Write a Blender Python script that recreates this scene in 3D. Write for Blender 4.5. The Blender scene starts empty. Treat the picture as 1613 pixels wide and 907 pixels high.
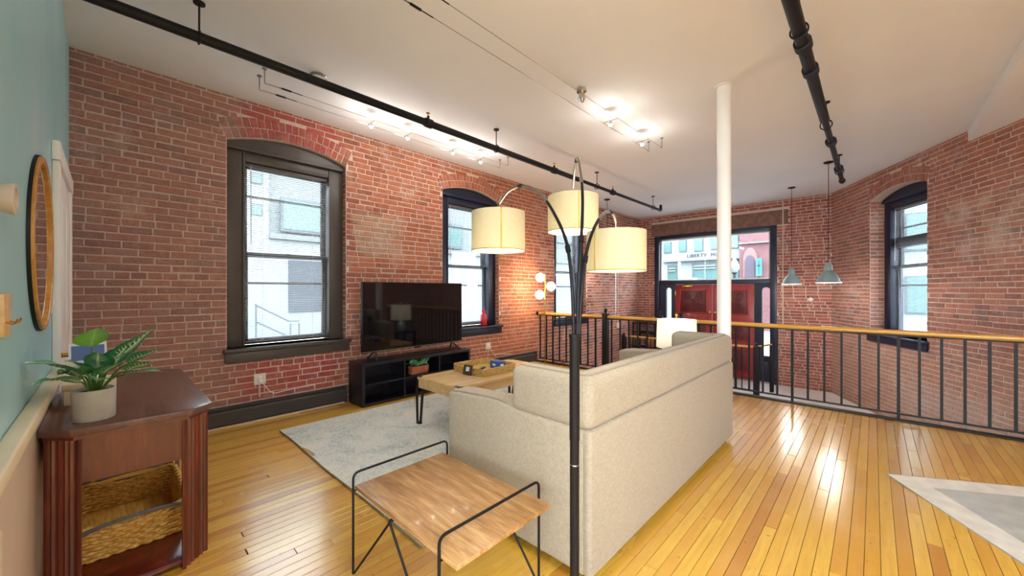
import bpy, bmesh, math, random
from mathutils import Vector, Matrix
from mathutils.geometry import tessellate_polygon
random.seed(7)
SC = bpy.context.scene
COL = SC.collection
PI = math.pi

# ------------------------------------------------------------------ camera
FPX, CX, HZ, CAMH = 602.0, 806.5, 457.0, 1.40
YAW = math.atan(569.5 / FPX)
cam_d = bpy.data.cameras.new('camera'); cam = bpy.data.objects.new('camera', cam_d); COL.objects.link(cam)
cam_d.sensor_width = 36.0; cam_d.lens = 36.0 * FPX / 1613.0; cam_d.shift_y = 3.5 / 1613.0
cam_d.clip_start = 0.03; cam_d.clip_end = 300
cam.location = (0, 0, CAMH); cam.rotation_euler = (PI / 2, 0, YAW)
SC.camera = cam
# ------------------------------------------------------------------ world, exposure
world = bpy.data.worlds.new('overcast_sky'); SC.world = world; world.use_nodes = True
bg = world.node_tree.nodes['Background']
bg.inputs['Color'].default_value = (0.80, 0.91, 1.0, 1); bg.inputs['Strength'].default_value = 9.5
SC.view_settings.view_transform = 'Standard'; SC.view_settings.look = 'None'
SC.view_settings.gamma = 1.0; SC.view_settings.use_curve_mapping = False
SC.view_settings.exposure = 1.03
LAMP = 1.0          # overall factor on the lamps of the room

# ------------------------------------------------------------------ pixel helpers (1613 x 907 frame)
FW = (-math.sin(YAW), math.cos(YAW)); RT = (math.cos(YAW), math.sin(YAW))
def at(u, v, depth):
    t = (u - CX) / FPX
    return Vector(((FW[0] + RT[0] * t) * depth, (FW[1] + RT[1] * t) * depth, CAMH + (HZ - v) / FPX * depth))
def proj(x, y, z):
    dd = x * FW[0] + y * FW[1]
    if dd < 0.05: return None
    return CX + FPX * (x * RT[0] + y * RT[1]) / dd, HZ - FPX * (z - CAMH) / dd, dd
def on_y(u, v, Y):
    a = at(u, v, 1.0); s = Y / a.y
    return at(u, v, s)
def on_x(u, v, X):
    a = at(u, v, 1.0); return at(u, v, X / a.x)

# ------------------------------------------------------------------ materials
def lin(h):
    h = h.lstrip('#'); r = []
    for i in (0, 2, 4):
        c = int(h[i:i + 2], 16) / 255.0
        r.append(c / 12.92 if c <= 0.04045 else ((c + 0.055) / 1.055) ** 2.4)
    return (r[0], r[1], r[2], 1.0)
class NT:
    def __init__(s, name):
        s.m = bpy.data.materials.new(name); s.m.use_nodes = True
        s.t = s.m.node_tree; s.p = s.t.nodes['Principled BSDF']; s.out = s.t.nodes['Material Output']
    def n(s, typ, **kw):
        x = s.t.nodes.new(typ)
        for k, v in kw.items(): setattr(x, k, v)
        return x
    def l(s, a, b): s.t.links.new(a, b)
    def math(s, op, a, b=None, c=None, clamp=False):
        x = s.n('ShaderNodeMath', operation=op); x.use_clamp = clamp
        for i, q in enumerate((a, b, c)):
            if q is None: continue
            if isinstance(q, (int, float)): x.inputs[i].default_value = q
            else: s.l(q, x.inputs[i])
        return x.outputs[0]
    def mix(s, f, a, b, blend='MIX'):
        x = s.n('ShaderNodeMix', data_type='RGBA', blend_type=blend)
        for q, i in ((f, 0), (a, 6), (b, 7)):
            if isinstance(q, (int, float)): x.inputs[i].default_value = q
            elif isinstance(q, tuple): x.inputs[i].default_value = q
            else: s.l(q, x.inputs[i])
        return x.outputs[2]
    def noise(s, vec, scale, detail=3, rough=0.55, dist=0.0):
        x = s.n('ShaderNodeTexNoise'); x.inputs['Scale'].default_value = scale; x.inputs['Detail'].default_value = detail
        x.inputs['Roughness'].default_value = rough; x.inputs['Distortion'].default_value = dist
        if vec is not None: s.l(vec, x.inputs['Vector'])
        return x.outputs['Fac']
    def ramp(s, f, stops, interp='LINEAR'):
        x = s.n('ShaderNodeValToRGB'); cr = x.color_ramp; cr.interpolation = interp
        while len(cr.elements) < len(stops): cr.elements.new(0.5)
        for e, (p, c) in zip(cr.elements, stops): e.position = p; e.color = c
        s.l(f, x.inputs[0]); return x.outputs[0]
    def rng(s, f, a, b, c=0.0, d=1.0):
        x = s.n('ShaderNodeMapRange'); x.inputs[1].default_value = a; x.inputs[2].default_value = b
        x.inputs[3].default_value = c; x.inputs[4].default_value = d; s.l(f, x.inputs[0]); return x.outputs[0]
    def scale(s, vec, sc):
        x = s.n('ShaderNodeMapping'); x.inputs['Scale'].default_value = sc; s.l(vec, x.inputs['Vector']); return x.outputs[0]
    def bump(s, f, strength, dist=0.01):
        x = s.n('ShaderNodeBump'); x.inputs['Strength'].default_value = strength; x.inputs['Distance'].default_value = dist
        s.l(f, x.inputs['Height']); s.l(x.outputs[0], s.p.inputs['Normal'])
    def obj(s): return s.n('ShaderNodeTexCoord').outputs['Object']
    def pos(s): return s.n('ShaderNodeNewGeometry').outputs['Position']
    def tint(s):
        a = s.n('ShaderNodeAttribute'); a.attribute_name = 'tint'
        o = s.n('ShaderNodeObjectInfo')
        return s.math('FRACT', s.math('ADD', a.outputs['Fac'], o.outputs['Random']))
    def color(s, c): s.l(c, s.p.inputs['Base Color'])
    def rough(s, v):
        if isinstance(v, (int, float)): s.p.inputs['Roughness'].default_value = v
        else: s.l(v, s.p.inputs['Roughness'])

def plain(name, col, rough=0.5, metal=0.0, var=0.12, vs=8.0, bump=0.0, bs=60.0, spec=0.5, stretch=None, coat=0.0):
    k = NT(name); v = k.obj()
    if stretch: v = k.scale(v, stretch)
    c = lin(col) if isinstance(col, str) else col
    f = k.noise(v, vs)
    lo = tuple(x * (1 - var) for x in c[:3]) + (1,); hi = tuple(min(1, x * (1 + var)) for x in c[:3]) + (1,)
    k.color(k.ramp(f, [(0.3, lo), (0.7, hi)]))
    k.rough(rough); k.p.inputs['Metallic'].default_value = metal; k.p.inputs['Specular IOR Level'].default_value = spec
    if coat: k.p.inputs['Coat Weight'].default_value = coat; k.p.inputs['Coat Roughness'].default_value = 0.12
    if bump: k.bump(k.noise(v, bs, 4), bump, 0.004)
    return k.m
def wood(name, c1, c2, c3, rough=0.35, axis='x', scale=6.0, spec=0.5, coat=0.0):
    k = NT(name); v = k.obj()
    st = {'x': (0.12, 1, 1), 'y': (1, 0.12, 1), 'z': (1, 1, 0.12)}[axis]
    v = k.scale(v, tuple(q * scale for q in st))
    f = k.noise(v, 4.0, 5, 0.65, 0.6); g = k.noise(v, 22.0, 3, 0.6, 0.2)
    h = k.math('ADD', k.math('MULTIPLY', f, 0.7), k.math('MULTIPLY', g, 0.3))
    k.color(k.ramp(h, [(0.32, lin(c1)), (0.5, lin(c2)), (0.68, lin(c3))])); k.rough(rough)
    k.p.inputs['Specular IOR Level'].default_value = spec
    if coat: k.p.inputs['Coat Weight'].default_value = coat; k.p.inputs['Coat Roughness'].default_value = 0.1
    k.bump(h, 0.12, 0.003); return k.m
def emit(name, col, strength, base='#ffffff'):
    k = NT(name); k.p.inputs['Base Color'].default_value = lin(base)
    k.p.inputs['Emission Color'].default_value = lin(col); k.p.inputs['Emission Strength'].default_value = strength
    return k.m
def clear_glass(name, tint=(0.96, 0.98, 0.98, 1), refl=0.06):
    k = NT(name); t = k.n('ShaderNodeBsdfTransparent'); t.inputs[0].default_value = tint
    g = k.n('ShaderNodeBsdfGlossy'); g.inputs['Roughness'].default_value = 0.02
    mx = k.n('ShaderNodeMixShader'); mx.inputs[0].default_value = refl
    k.l(t.outputs[0], mx.inputs[1]); k.l(g.outputs[0], mx.inputs[2]); k.l(mx.outputs[0], k.out.inputs['Surface'])
    return k.m
def fabric(name, col, var=0.14, sc=260.0, transl=0.0, bump=0.35):
    k = NT(name); v = k.obj(); c = lin(col)
    a = k.noise(k.scale(v, (1, 1, 0.16)), sc, 2); b = k.noise(k.scale(v, (0.16, 0.16, 1)), sc, 2)
    w = k.math('MULTIPLY', k.math('ADD', a, b), 0.5)
    lo = tuple(x * (1 - var) for x in c[:3]) + (1,); hi = tuple(min(1, x * (1 + var)) for x in c[:3]) + (1,)
    big = k.noise(v, 3.0)
    col2 = k.ramp(w, [(0.38, lo), (0.62, hi)])
    k.color(k.mix(k.rng(big, 0.3, 0.7, 0.0, 0.16), col2, lo)); k.rough(0.9)
    k.p.inputs['Specular IOR Level'].default_value = 0.15
    k.p.inputs['Sheen Weight'].default_value = 0.15
    k.bump(w, bump, 0.002)
    if transl:
        tr = k.n('ShaderNodeBsdfTranslucent'); tr.inputs[0].default_value = c
        mx = k.n('ShaderNodeMixShader'); mx.inputs[0].default_value = transl
        k.l(k.p.outputs[0], mx.inputs[1]); k.l(tr.outputs[0], mx.inputs[2]); k.l(mx.outputs[0], k.out.inputs['Surface'])
    return k.m

def brick_material(name, zone):
    k = NT(name); P = k.pos(); t = k.tint()
    base = k.ramp(t, [(0.0, lin('#7a4a40')), (0.14, lin('#8f584b')), (0.38, lin('#a5624f')), (0.6, lin('#b26d57')),
                      (0.82, lin('#bd7a5e')), (0.95, lin('#9a746a')), (1.0, lin('#6b5a58'))])
    big = k.noise(P, 0.55, 3)
    sep = k.n('ShaderNodeSeparateXYZ'); k.l(P, sep.inputs[0]); X, Y, Z = sep.outputs
    def band(c, a, b, soft):
        return k.math('MULTIPLY', k.rng(c, a - soft, a + soft), k.rng(c, b - soft, b + soft, 1.0, 0.0))
    wob = k.noise(P, 4.0, 4); wob = k.math('MULTIPLY', k.math('SUBTRACT', wob, 0.5), 0.5)
    if zone == 'left':
        # hazy pink glare mixed into the brick colour by the corner, old red paint round the first window, warm orange between the windows
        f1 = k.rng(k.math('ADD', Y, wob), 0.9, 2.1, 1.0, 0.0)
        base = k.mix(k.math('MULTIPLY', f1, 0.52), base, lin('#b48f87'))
        f2 = k.math('MULTIPLY', band(k.math('ADD', Y, wob), 2.2, 6.0, 0.5), 0.52)
        base = k.mix(f2, base, lin('#bd6a40'))
        up = k.rng(k.math('ADD', Z, wob), 2.98, 3.05); lo = k.rng(k.math('ADD', Z, k.math('MULTIPLY', wob, 0.5)), 0.70, 0.60, 0.0, 1.0)
        f3 = k.math('MULTIPLY', k.math('MULTIPLY', band(k.math('ADD', Y, wob), 0.95, 1.95, 0.12), k.math('MAXIMUM', up, k.math('MULTIPLY', lo, k.rng(Z, 0.1, 0.3)))), 0.62)
        base = k.mix(f3, base, lin('#b2383c'))
    elif zone == 'far':
        base = k.mix(0.35, base, lin('#96403a'))
    else:
        f1 = k.rng(k.math('ADD', Z, wob), 2.2, 2.9)
        base = k.mix(k.math('MULTIPLY', f1, 0.40), base, lin('#a04e28'))
        f2 = k.rng(k.math('ADD', Z, wob), 0.9, 0.2, 0.0, 1.0)
        base = k.mix(k.math('MULTIPLY', f2, 0.5), base, lin('#c9a088'))
        base = k.mix(0.30, base, lin('#b98a7c'))
    # lime and plaster left on the bricks
    wn = k.noise(P, 3.2, 6, 0.62); spot = k.noise(P, 38.0, 3)
    lime = k.rng(k.math('ADD', wn, k.math('MULTIPLY', k.math('SUBTRACT', spot, 0.5), 0.4)), 0.57, 0.70)
    base = k.mix(k.math('MULTIPLY', lime, 0.42), base, lin('#cdb8ac'))
    if zone == 'left':
        pa = k.math('MULTIPLY', band(k.math('ADD', Y, wob), 2.18, 2.92, 0.05), band(k.math('ADD', Z, k.math('MULTIPLY', wob, 0.6)), 1.86, 2.42, 0.05))
        base = k.mix(k.math('MULTIPLY', pa, k.rng(wn, 0.35, 0.6, 0.2, 0.75)), base, lin('#c6b29a'))
    if zone == 'right':
        pa = k.math('MULTIPLY', band(k.math('ADD', Y, wob), 6.4, 7.8, 0.15), band(k.math('ADD', Z, wob), 1.75, 2.55, 0.12))
        base = k.mix(k.math('MULTIPLY', pa, k.rng(wn, 0.4, 0.62, 0.0, 0.5)), base, lin('#d3bfae'))
        pa = k.math('MULTIPLY', band(Y, 6.0, 8.6, 0.4), k.rng(k.math('ADD', Z, wob), 0.15, -0.1))
        base = k.mix(k.math('MULTIPLY', pa, 0.5), base, lin('#c4b3a8'))
    fine = k.noise(P, 60.0, 5, 0.75)
    mid = k.noise(P, 14.0, 5, 0.7)
    base = k.mix(k.rng(mid, 0.5, 0.72, 0.0, 0.32), base, lin('#c9a596')); base = k.mix(k.rng(mid, 0.46, 0.3, 0.0, 0.28), base, lin('#6b3d34'))
    base = k.mix(k.rng(fine, 0.40, 0.75, 0.0, 0.30), base, lin('#5a3630'), 'MIX')
    k.color(base); k.rough(k.rng(fine, 0.3, 0.7, 0.55, 0.8)); k.p.inputs['Specular IOR Level'].default_value = 0.35
    k.bump(k.math('ADD', fine, k.math('MULTIPLY', k.noise(P, 18.0, 3), 0.8)), 0.9, 0.008)
    return k.m

def mortar_material():
    k = NT('lime_mortar'); P = k.pos(); n = k.noise(P, 45.0, 5, 0.7); b = k.noise(P, 1.1, 3)
    c = k.ramp(n, [(0.3, lin('#bfa89c')), (0.7, lin('#e0d0c4'))])
    k.color(k.mix(k.rng(b, 0.35, 0.65, 0.0, 0.35), c, lin('#c4a992'))); k.rough(0.9); k.bump(n, 0.7, 0.008); return k.m

def plank_material():
    k = NT('maple_floor_strip'); P = k.pos(); t = k.tint()
    off = k.n('ShaderNodeCombineXYZ'); k.l(k.math('MULTIPLY', t, 37.0), off.inputs[1]); k.l(k.math('MULTIPLY', t, 11.0), off.inputs[0])
    va = k.n('ShaderNodeVectorMath', operation='ADD'); k.l(P, va.inputs[0]); k.l(off.outputs[0], va.inputs[1])
    v = k.scale(va.outputs[0], (9.0, 0.9, 1.0))
    g = k.noise(v, 4.0, 5, 0.6, 0.5)
    c = k.ramp(t, [(0.0, lin('#c08632')), (0.10, lin('#d8a23c')), (0.45, lin('#e3b342')), (0.75, lin('#ebc04c')), (0.95, lin('#e5b850')), (1.0, lin('#bc8032'))])
    c = k.mix(k.rng(g, 0.35, 0.7, 0.0, 0.45), c, lin('#cc932c'))
    wear = k.noise(P, 1.3, 5, 0.6)
    c = k.mix(k.rng(wear, 0.5, 0.75, 0.0, 0.35), c, lin('#e0b464'))
    sp = k.noise(P, 26.0, 4, 0.6)
    c = k.mix(k.rng(sp, 0.66, 0.74, 0.0, 0.75), c, lin('#7a4a18'))
    k.color(c); k.rough(k.rng(wear, 0.3, 0.7, 0.16, 0.30)); k.bump(g, 0.06, 0.002)
    k.p.inputs['Coat Weight'].default_value = 1.0; k.p.inputs['Coat Roughness'].default_value = 0.20; k.p.inputs['Coat IOR'].default_value = 1.65
    return k.m

M = {}
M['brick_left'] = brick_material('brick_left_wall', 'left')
M['brick_far'] = brick_material('brick_far_wall', 'far')
M['brick_right'] = brick_material('brick_right_wall', 'right')
M['mortar'] = mortar_material(); M['plank'] = plank_material()
M['gap'] = plain('dark_floor_gap', '#3a2410', 0.8)
M['ceiling'] = plain('ceiling_paint', '#e9e8ea', 0.75, var=0.03, vs=0.8, bump=0.05, bs=25)
M['white'] = plain('white_paint', '#ecebe8', 0.45, var=0.03, vs=2)
M['offwhite'] = plain('offwhite_wall', '#ddd8cf', 0.7, var=0.03, vs=2)
M['cream'] = plain('cream_trim', '#dfd3b8', 0.5, var=0.05, vs=5)
M['beige'] = plain('beige_wainscot', '#d3bfae', 0.6, var=0.04, vs=3)
M['taupe'] = plain('taupe_window_paint', '#4c4541', 0.42, var=0.10, vs=6)
M['navy'] = plain('navy_paint_backlit_frames', '#141a33', 0.4, var=0.12, vs=6)  # navy door paint; on window frames the backlit shade put in as colour
M['black'] = plain('black_metal', '#121217', 0.5, spec=0.3, var=0.15, vs=20)
M['gunmetal'] = plain('dark_heater_enamel', '#3a3737', 0.45, var=0.08, vs=5)
M['steel'] = plain('brushed_steel', '#9a9a98', 0.28, 1.0, var=0.08, vs=30)
M['chrome'] = plain('chrome', '#c9c9c9', 0.12, 1.0, var=0.03)
M['brass'] = plain('brass', '#b98e3e', 0.25, 1.0, var=0.08)
M['glass'] = clear_glass('window_glass')
M['stone'] = plain('rough_lintel_stone', '#7d5c50', 0.9, var=0.25, vs=9, bump=0.7, bs=30)
M['pale_floor'] = plain('pale_entry_tile', '#f0efeb', 0.45, var=0.05, vs=2)
M['handrail'] = wood('honey_handrail', '#b3812f', '#cf9c45', '#dcb05c', 0.3, 'x', 5, coat=0.3)
M['table_red'] = wood('mahogany', '#43130c', '#622014', '#82301c', 0.28, 'z', 4, coat=0.5)
M['table_top'] = wood('walnut_top', '#4b2f27', '#63433a', '#7a5648', 0.3, 'x', 4, coat=0.4)
M['oak'] = wood('pale_oak', '#c39a62', '#d6b27c', '#e4c796', 0.5, 'y', 4)
M['rustic'] = wood('rustic_brown_board', '#7a5430', '#b28552', '#d8b483', 0.40, 'x', 4, coat=0.15)
M['black_wood'] = plain('black_brown_laminate', '#17161f', 0.35, var=0.15, vs=10, stretch=(1, 0.1, 1))
M['wicker_pale'] = wood('woven_pale_rattan', '#b08640', '#d2ac62', '#e8cd92', 0.6, 'x', 12)
M['wicker'] = wood('woven_seagrass', '#a8742c', '#daa84c', '#f2d084', 0.6, 'x', 12)
M['linen'] = fabric('linen_upholstery', '#aa9f8c')
M['piping'] = fabric('linen_piping', '#93897a')
M['shade'] = fabric('cream_lampshade', '#d6ccac', 0.06, 300, 0.3, 0.15)
M['shade_w'] = fabric('white_lampshade', '#f0ede6', 0.05, 300, 0.4, 0.12)
M['seam'] = plain('shade_seam', '#b9a44e', 0.8)
M['terracotta'] = plain('terracotta', '#b4694a', 0.8, bump=0.2)
M['concrete'] = plain('pale_concrete', '#b4b2a8', 0.85, var=0.10, vs=20, bump=0.25, bs=80)
M['soil'] = plain('potting_soil', '#2a1d14', 0.95, bump=0.8, bs=60)
M['stem'] = plain('green_stem', '#4f7a35', 0.5)
M['mirror'] = NT('mirror_glass').m
_k = M['mirror'].node_tree.nodes['Principled BSDF']; _k.inputs['Metallic'].default_value = 1; _k.inputs['Roughness'].default_value = 0.02; _k.inputs['Base Color'].default_value = (0.9, 0.9, 0.9, 1)
M['gold_wood'] = wood('honey_wood_frame', '#9c6a24', '#bd883a', '#d3a457', 0.35, 'z', 5)
M['screen'] = plain('tv_screen', '#08080f', 0.05, var=0.02, spec=0.6)
M['plastic_w'] = plain('white_plastic', '#dcd8d2', 0.4, var=0.03)
M['ceramic'] = plain('beige_ceramic', '#c9b9a8', 0.45, var=0.04)
M['enamel'] = plain('grey_green_enamel', '#7f9293', 0.3, var=0.10, vs=6)
M['enamel_in'] = plain('white_enamel', '#f0ede4', 0.4, var=0.02)
M['bulb'] = emit('spot_bulb', '#fff1d8', 40)
M['globe'] = emit('lit_globe', '#ffd9a8', 26)
M['diffuser'] = emit('lamp_diffuser', '#fff3da', 0.8)
M['blue'] = plain('blue_card', '#2f58a8', 0.5, var=0.05)
M['paper'] = plain('white_paper', '#e8e8e6', 0.7, var=0.02)
M['teal_print'] = plain('teal_print', '#8fc7c2', 0.7, var=0.03)
M['blue_print'] = plain('slate_blue_print', '#5d76b0', 0.7, var=0.05)
M['red_glass'] = plain('red_glaze', '#c22a3a', 0.25, var=0.05)
M['blind'] = plain('white_blind_slat', '#bcbdbc', 0.5, var=0.02)
M['blind_tape'] = plain('blind_rail', '#5b5654', 0.5, var=0.05)
M['grey_wrap'] = fabric('grey_handle_wrap', '#6f747a', 0.15, 120)

def teal_material():
    k = NT('teal_wall_paint'); P = k.pos(); a = k.noise(P, 1.2, 4); b = k.noise(k.scale(P, (1, 1, 0.25)), 5.0, 4)
    c = k.ramp(a, [(0.3, lin('#8acbd8')), (0.55, lin('#9fd3e0')), (0.75, lin('#b8dce8'))])
    k.color(k.mix(k.rng(b, 0.55, 0.8, 0.0, 0.35), c, lin('#5fb0ae'))); k.rough(0.32); k.bump(b, 0.04, 0.004); return k.m
M['teal'] = teal_material()
def rug_material():
    k = NT('distressed_pale_rug'); v = k.obj(); a = k.noise(v, 2.6, 6, 0.7, 0.8); b = k.noise(k.scale(v, (1, 3, 1)), 24.0, 4, 0.7); d = k.noise(v, 260.0, 2)
    c = k.ramp(k.math('ADD', k.math('MULTIPLY', a, 0.5), k.math('MULTIPLY', b, 0.5)), [(0.36, lin('#9fb0b4')), (0.45, lin('#cbd5d5')), (0.54, lin('#e3e6e1')), (0.68, lin('#ebe7dc'))])
    k.color(c); k.rough(0.95); k.p.inputs['Specular IOR Level'].default_value = 0.1; k.bump(d, 0.6, 0.004); return k.m
M['rug'] = rug_material()
def leaf_material(name, dark, pale, amount):
    k = NT(name); at_ = k.n('ShaderNodeAttribute'); at_.attribute_name = 'across'; al = k.n('ShaderNodeAttribute'); al.attribute_name = 'along'
    x = k.math('ABSOLUTE', at_.outputs['Fac'])
    st = k.math('SINE', k.math('MULTIPLY', k.math('SUBTRACT', al.outputs['Fac'], k.math('MULTIPLY', x, 0.16)), 70.0))
    n = k.noise(k.obj(), 30.0, 3)
    vein = k.math('MULTIPLY', k.rng(st, 0.1, 0.9), k.rng(x, 0.75, 0.3))
    mid = k.rng(x, 0.16, 0.04)
    f = k.math('MULTIPLY', k.math('MAXIMUM', k.math('MULTIPLY', vein, k.rng(n, 0.32, 0.46)), mid), amount)
    k.color(k.mix(f, lin(dark), lin(pale))); k.rough(0.35); k.bump(st, 0.1, 0.003); return k.m
M['leaf'] = leaf_material('variegated_leaf', '#3a8c58', '#e6f5d4', 1.0)
M['leaf2'] = leaf_material('light_green_leaf', '#5f9a2e', '#a9cf6a', 0.5)
M['leaf3'] = leaf_material('small_green_leaf', '#62b068', '#ecf8dc', 0.9)

# ------------------------------------------------------------------ mesh helpers
class MB:
    def __init__(s): s.v = []; s.f = []
    def add(s, vs, fs):
        b = len(s.v); s.v.extend([tuple(x) for x in vs]); s.f.extend([tuple(i + b for i in q) for q in fs]); return s
    def box(s, x0, x1, y0, y1, z0, z1, mat=None):
        vs = [Vector((x, y, z)) for z in (z0, z1) for y in (y0, y1) for x in (x0, x1)]
        if mat is not None: vs = [mat @ q for q in vs]
        return s.add(vs, [(0, 2, 3, 1), (4, 5, 7, 6), (0, 1, 5, 4), (2, 6, 7, 3), (0, 4, 6, 2), (1, 3, 7, 5)])
    def cbox(s, c, size, mat=None):
        m = Matrix.Translation(c) @ (mat if mat is not None else Matrix.Identity(4)); a = [q / 2 for q in size]
        return s.box(-a[0], a[0], -a[1], a[1], -a[2], a[2], m)
    def bar(s, a, b, w, t, up=(0, 0, 1)):
        a = Vector(a); b = Vector(b); d = (b - a); L = d.length; d.normalize()
        u = Vector(up)
        if abs(d.dot(u)) > 0.98: u = Vector((1, 0, 0))
        x = d.cross(u).normalized(); y = x.cross(d)
        m = Matrix((x, y, d)).transposed().to_4x4(); m.translation = (a + b) / 2
        return s.box(-w / 2, w / 2, -t / 2, t / 2, -L / 2, L / 2, m)
    def tube(s, pts, r, n=8, closed=False):
        pts = [Vector(p) for p in pts]; N = len(pts); rr = r if isinstance(r, (list, tuple)) else [r] * N
        rings = []; prev = None
        for i, p in enumerate(pts):
            if closed: t = pts[(i + 1) % N] - pts[i - 1]
            else: t = pts[min(i + 1, N - 1)] - pts[max(i - 1, 0)]
            t.normalize()
            if prev is None:
                u = Vector((0, 0, 1)) if abs(t.z) < 0.9 else Vector((1, 0, 0)); x = t.cross(u).normalized()
            else:
                x = prev - t * prev.dot(t)
                x = x.normalized() if x.length > 1e-6 else t.orthogonal().normalized()
            prev = x; y = t.cross(x)
            rings.append([p + (x * math.cos(2 * PI * k / n) + y * math.sin(2 * PI * k / n)) * rr[i] for k in range(n)])
        vs = [q for g in rings for q in g]; fs = []
        for i in range(N if closed else N - 1):
            a = i * n; b = ((i + 1) % N) * n
            for k in range(n): fs.append((a + k, a + (k + 1) % n, b + (k + 1) % n, b + k))
        if not closed: fs.append(tuple(range(n - 1, -1, -1))); fs.append(tuple((N - 1) * n + k for k in range(n)))
        return s.add(vs, fs)
    def lathe(s, prof, n=32, c=(0, 0, 0), mat=None):
        vs = []; fs = []; c = Vector(c)
        for r, z in prof:
            for k in range(n):
                a = 2 * PI * k / n; q = Vector((r * math.cos(a), r * math.sin(a), z))
                if mat is not None: q = mat @ q
                vs.append(q + c)
        for i in range(len(prof) - 1):
            for k in range(n): fs.append((i * n + k, i * n + (k + 1) % n, (i + 1) * n + (k + 1) % n, (i + 1) * n + k))
        if prof[0][0] > 1e-5: fs.append(tuple(range(n - 1, -1, -1)))
        if prof[-1][0] > 1e-5: fs.append(tuple((len(prof) - 1) * n + k for k in range(n)))
        return s.add(vs, fs)
    def lathe_open(s, prof, n=32, c=(0, 0, 0)):
        k = len(s.f); s.lathe(prof, n, c)
        s.f = s.f[:k] + [q for q in s.f[k:] if len(q) == 4]; return s
    def prism(s, poly, a, b, plane='xy'):
        mp = {'xy': lambda p, h: (p[0], p[1], h), 'xz': lambda p, h: (p[0], h, p[1]), 'yz': lambda p, h: (h, p[0], p[1])}[plane]
        n = len(poly); vs = [mp(p, a) for p in poly] + [mp(p, b) for p in poly]
        fs = [tuple(range(n - 1, -1, -1)), tuple(range(n, 2 * n))] + [(i, (i + 1) % n, n + (i + 1) % n, n + i) for i in range(n)]
        return s.add(vs, fs)
    def build(s, name, mat, parent=None, smooth=False, bevel=0.0, segs=2, loc=None, angle=40):
        me = bpy.data.meshes.new(name); me.from_pydata([tuple(q) for q in s.v], [], s.f)
        bm = bmesh.new(); bm.from_mesh(me); bmesh.ops.remove_doubles(bm, verts=bm.verts, dist=1e-6)
        bmesh.ops.recalc_face_normals(bm, faces=bm.faces)
        if bevel:
            es = [e for e in bm.edges if len(e.link_faces) == 2 and e.calc_face_angle(0) > 0.5]
            bmesh.ops.bevel(bm, geom=es, offset=bevel, segments=segs, profile=0.5, affect='EDGES', clamp_overlap=True)
        bm.to_mesh(me); bm.free()
        me.materials.append(M[mat] if isinstance(mat, str) else mat)
        if smooth or bevel:
            for p in me.polygons: p.use_smooth = True
            me.set_sharp_from_angle(angle=math.radians(angle))
        o = bpy.data.objects.new(name, me); COL.objects.link(o)
        if parent is not None: o.parent = parent
        if loc is not None: o.location = loc
        return o
def rounded(pts_path, steps=6):
    return pts_path
def spline(pts, n=6):
    P = [Vector(p) for p in pts]; out = []
    for i in range(len(P) - 1):
        p0 = P[max(i - 1, 0)]; p1 = P[i]; p2 = P[i + 1]; p3 = P[min(i + 2, len(P) - 1)]
        for k in range(n):
            t = k / n
            out.append(0.5 * ((2 * p1) + (p2 - p0) * t + (2 * p0 - 5 * p1 + 4 * p2 - p3) * t * t + (3 * p1 - p0 - 3 * p2 + p3) * t ** 3))
    out.append(P[-1]); return out
def fillet(pts, r, n=5):
    P = [Vector(p) for p in pts]; out = [P[0]]
    for i in range(1, len(P) - 1):
        a = (P[i - 1] - P[i]); b = (P[i + 1] - P[i]); rr = min(r, a.length * 0.45, b.length * 0.45); a.normalize(); b.normalize()
        for k in range(n + 1):
            t = k / n; q0 = P[i] + a * rr; q2 = P[i] + b * rr
            out.append(q0.lerp(P[i], t).lerp(P[i].lerp(q2, t), t))
    out.append(P[-1]); return out
def tag(o, label, cat=None, group=None, kind=None):
    o['label'] = label
    if cat: o['category'] = cat
    if group: o['group'] = group
    if kind: o['kind'] = kind
    return o
def thing(name, label, cat, loc=(0, 0, 0), rz=0.0, group=None, kind=None):
    o = bpy.data.objects.new(name, None); COL.objects.link(o); o.location = loc; o.rotation_euler = (0, 0, rz)
    o.empty_display_size = 0.1
    return tag(o, label, cat, group, kind)
def copy_tree(o, parent=None):
    c = o.copy(); COL.objects.link(c); c.parent = parent
    for ch in list(o.children): copy_tree(ch, c)
    return c
def lamp(kind, name, loc, power, col=(1, 0.86, 0.68), parent=None, radius=0.05, **kw):
    d = bpy.data.lights.new(name, kind); d.energy = power * LAMP; d.color = col
    if kind in ('POINT', 'SPOT'): d.shadow_soft_size = radius
    for k, v in kw.items(): setattr(d, k, v)
    o = bpy.data.objects.new(name, d); COL.objects.link(o); o.location = loc
    if parent: o.parent = parent
    return o

# ------------------------------------------------------------------ room measures
XL, YF, CZ, LOW = -4.85, 10.38, 3.42, -0.74     # left wall, far wall, ceiling, entry floor
YR = 5.85                                        # railing line
WD = (0.4617, -0.8870)                           # direction of the angled right wall
WO = (-0.63, YF); RWL = 9.0
TY = -0.222                                      # teal wall
ROTR = math.atan2(WD[1], WD[0])

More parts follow.
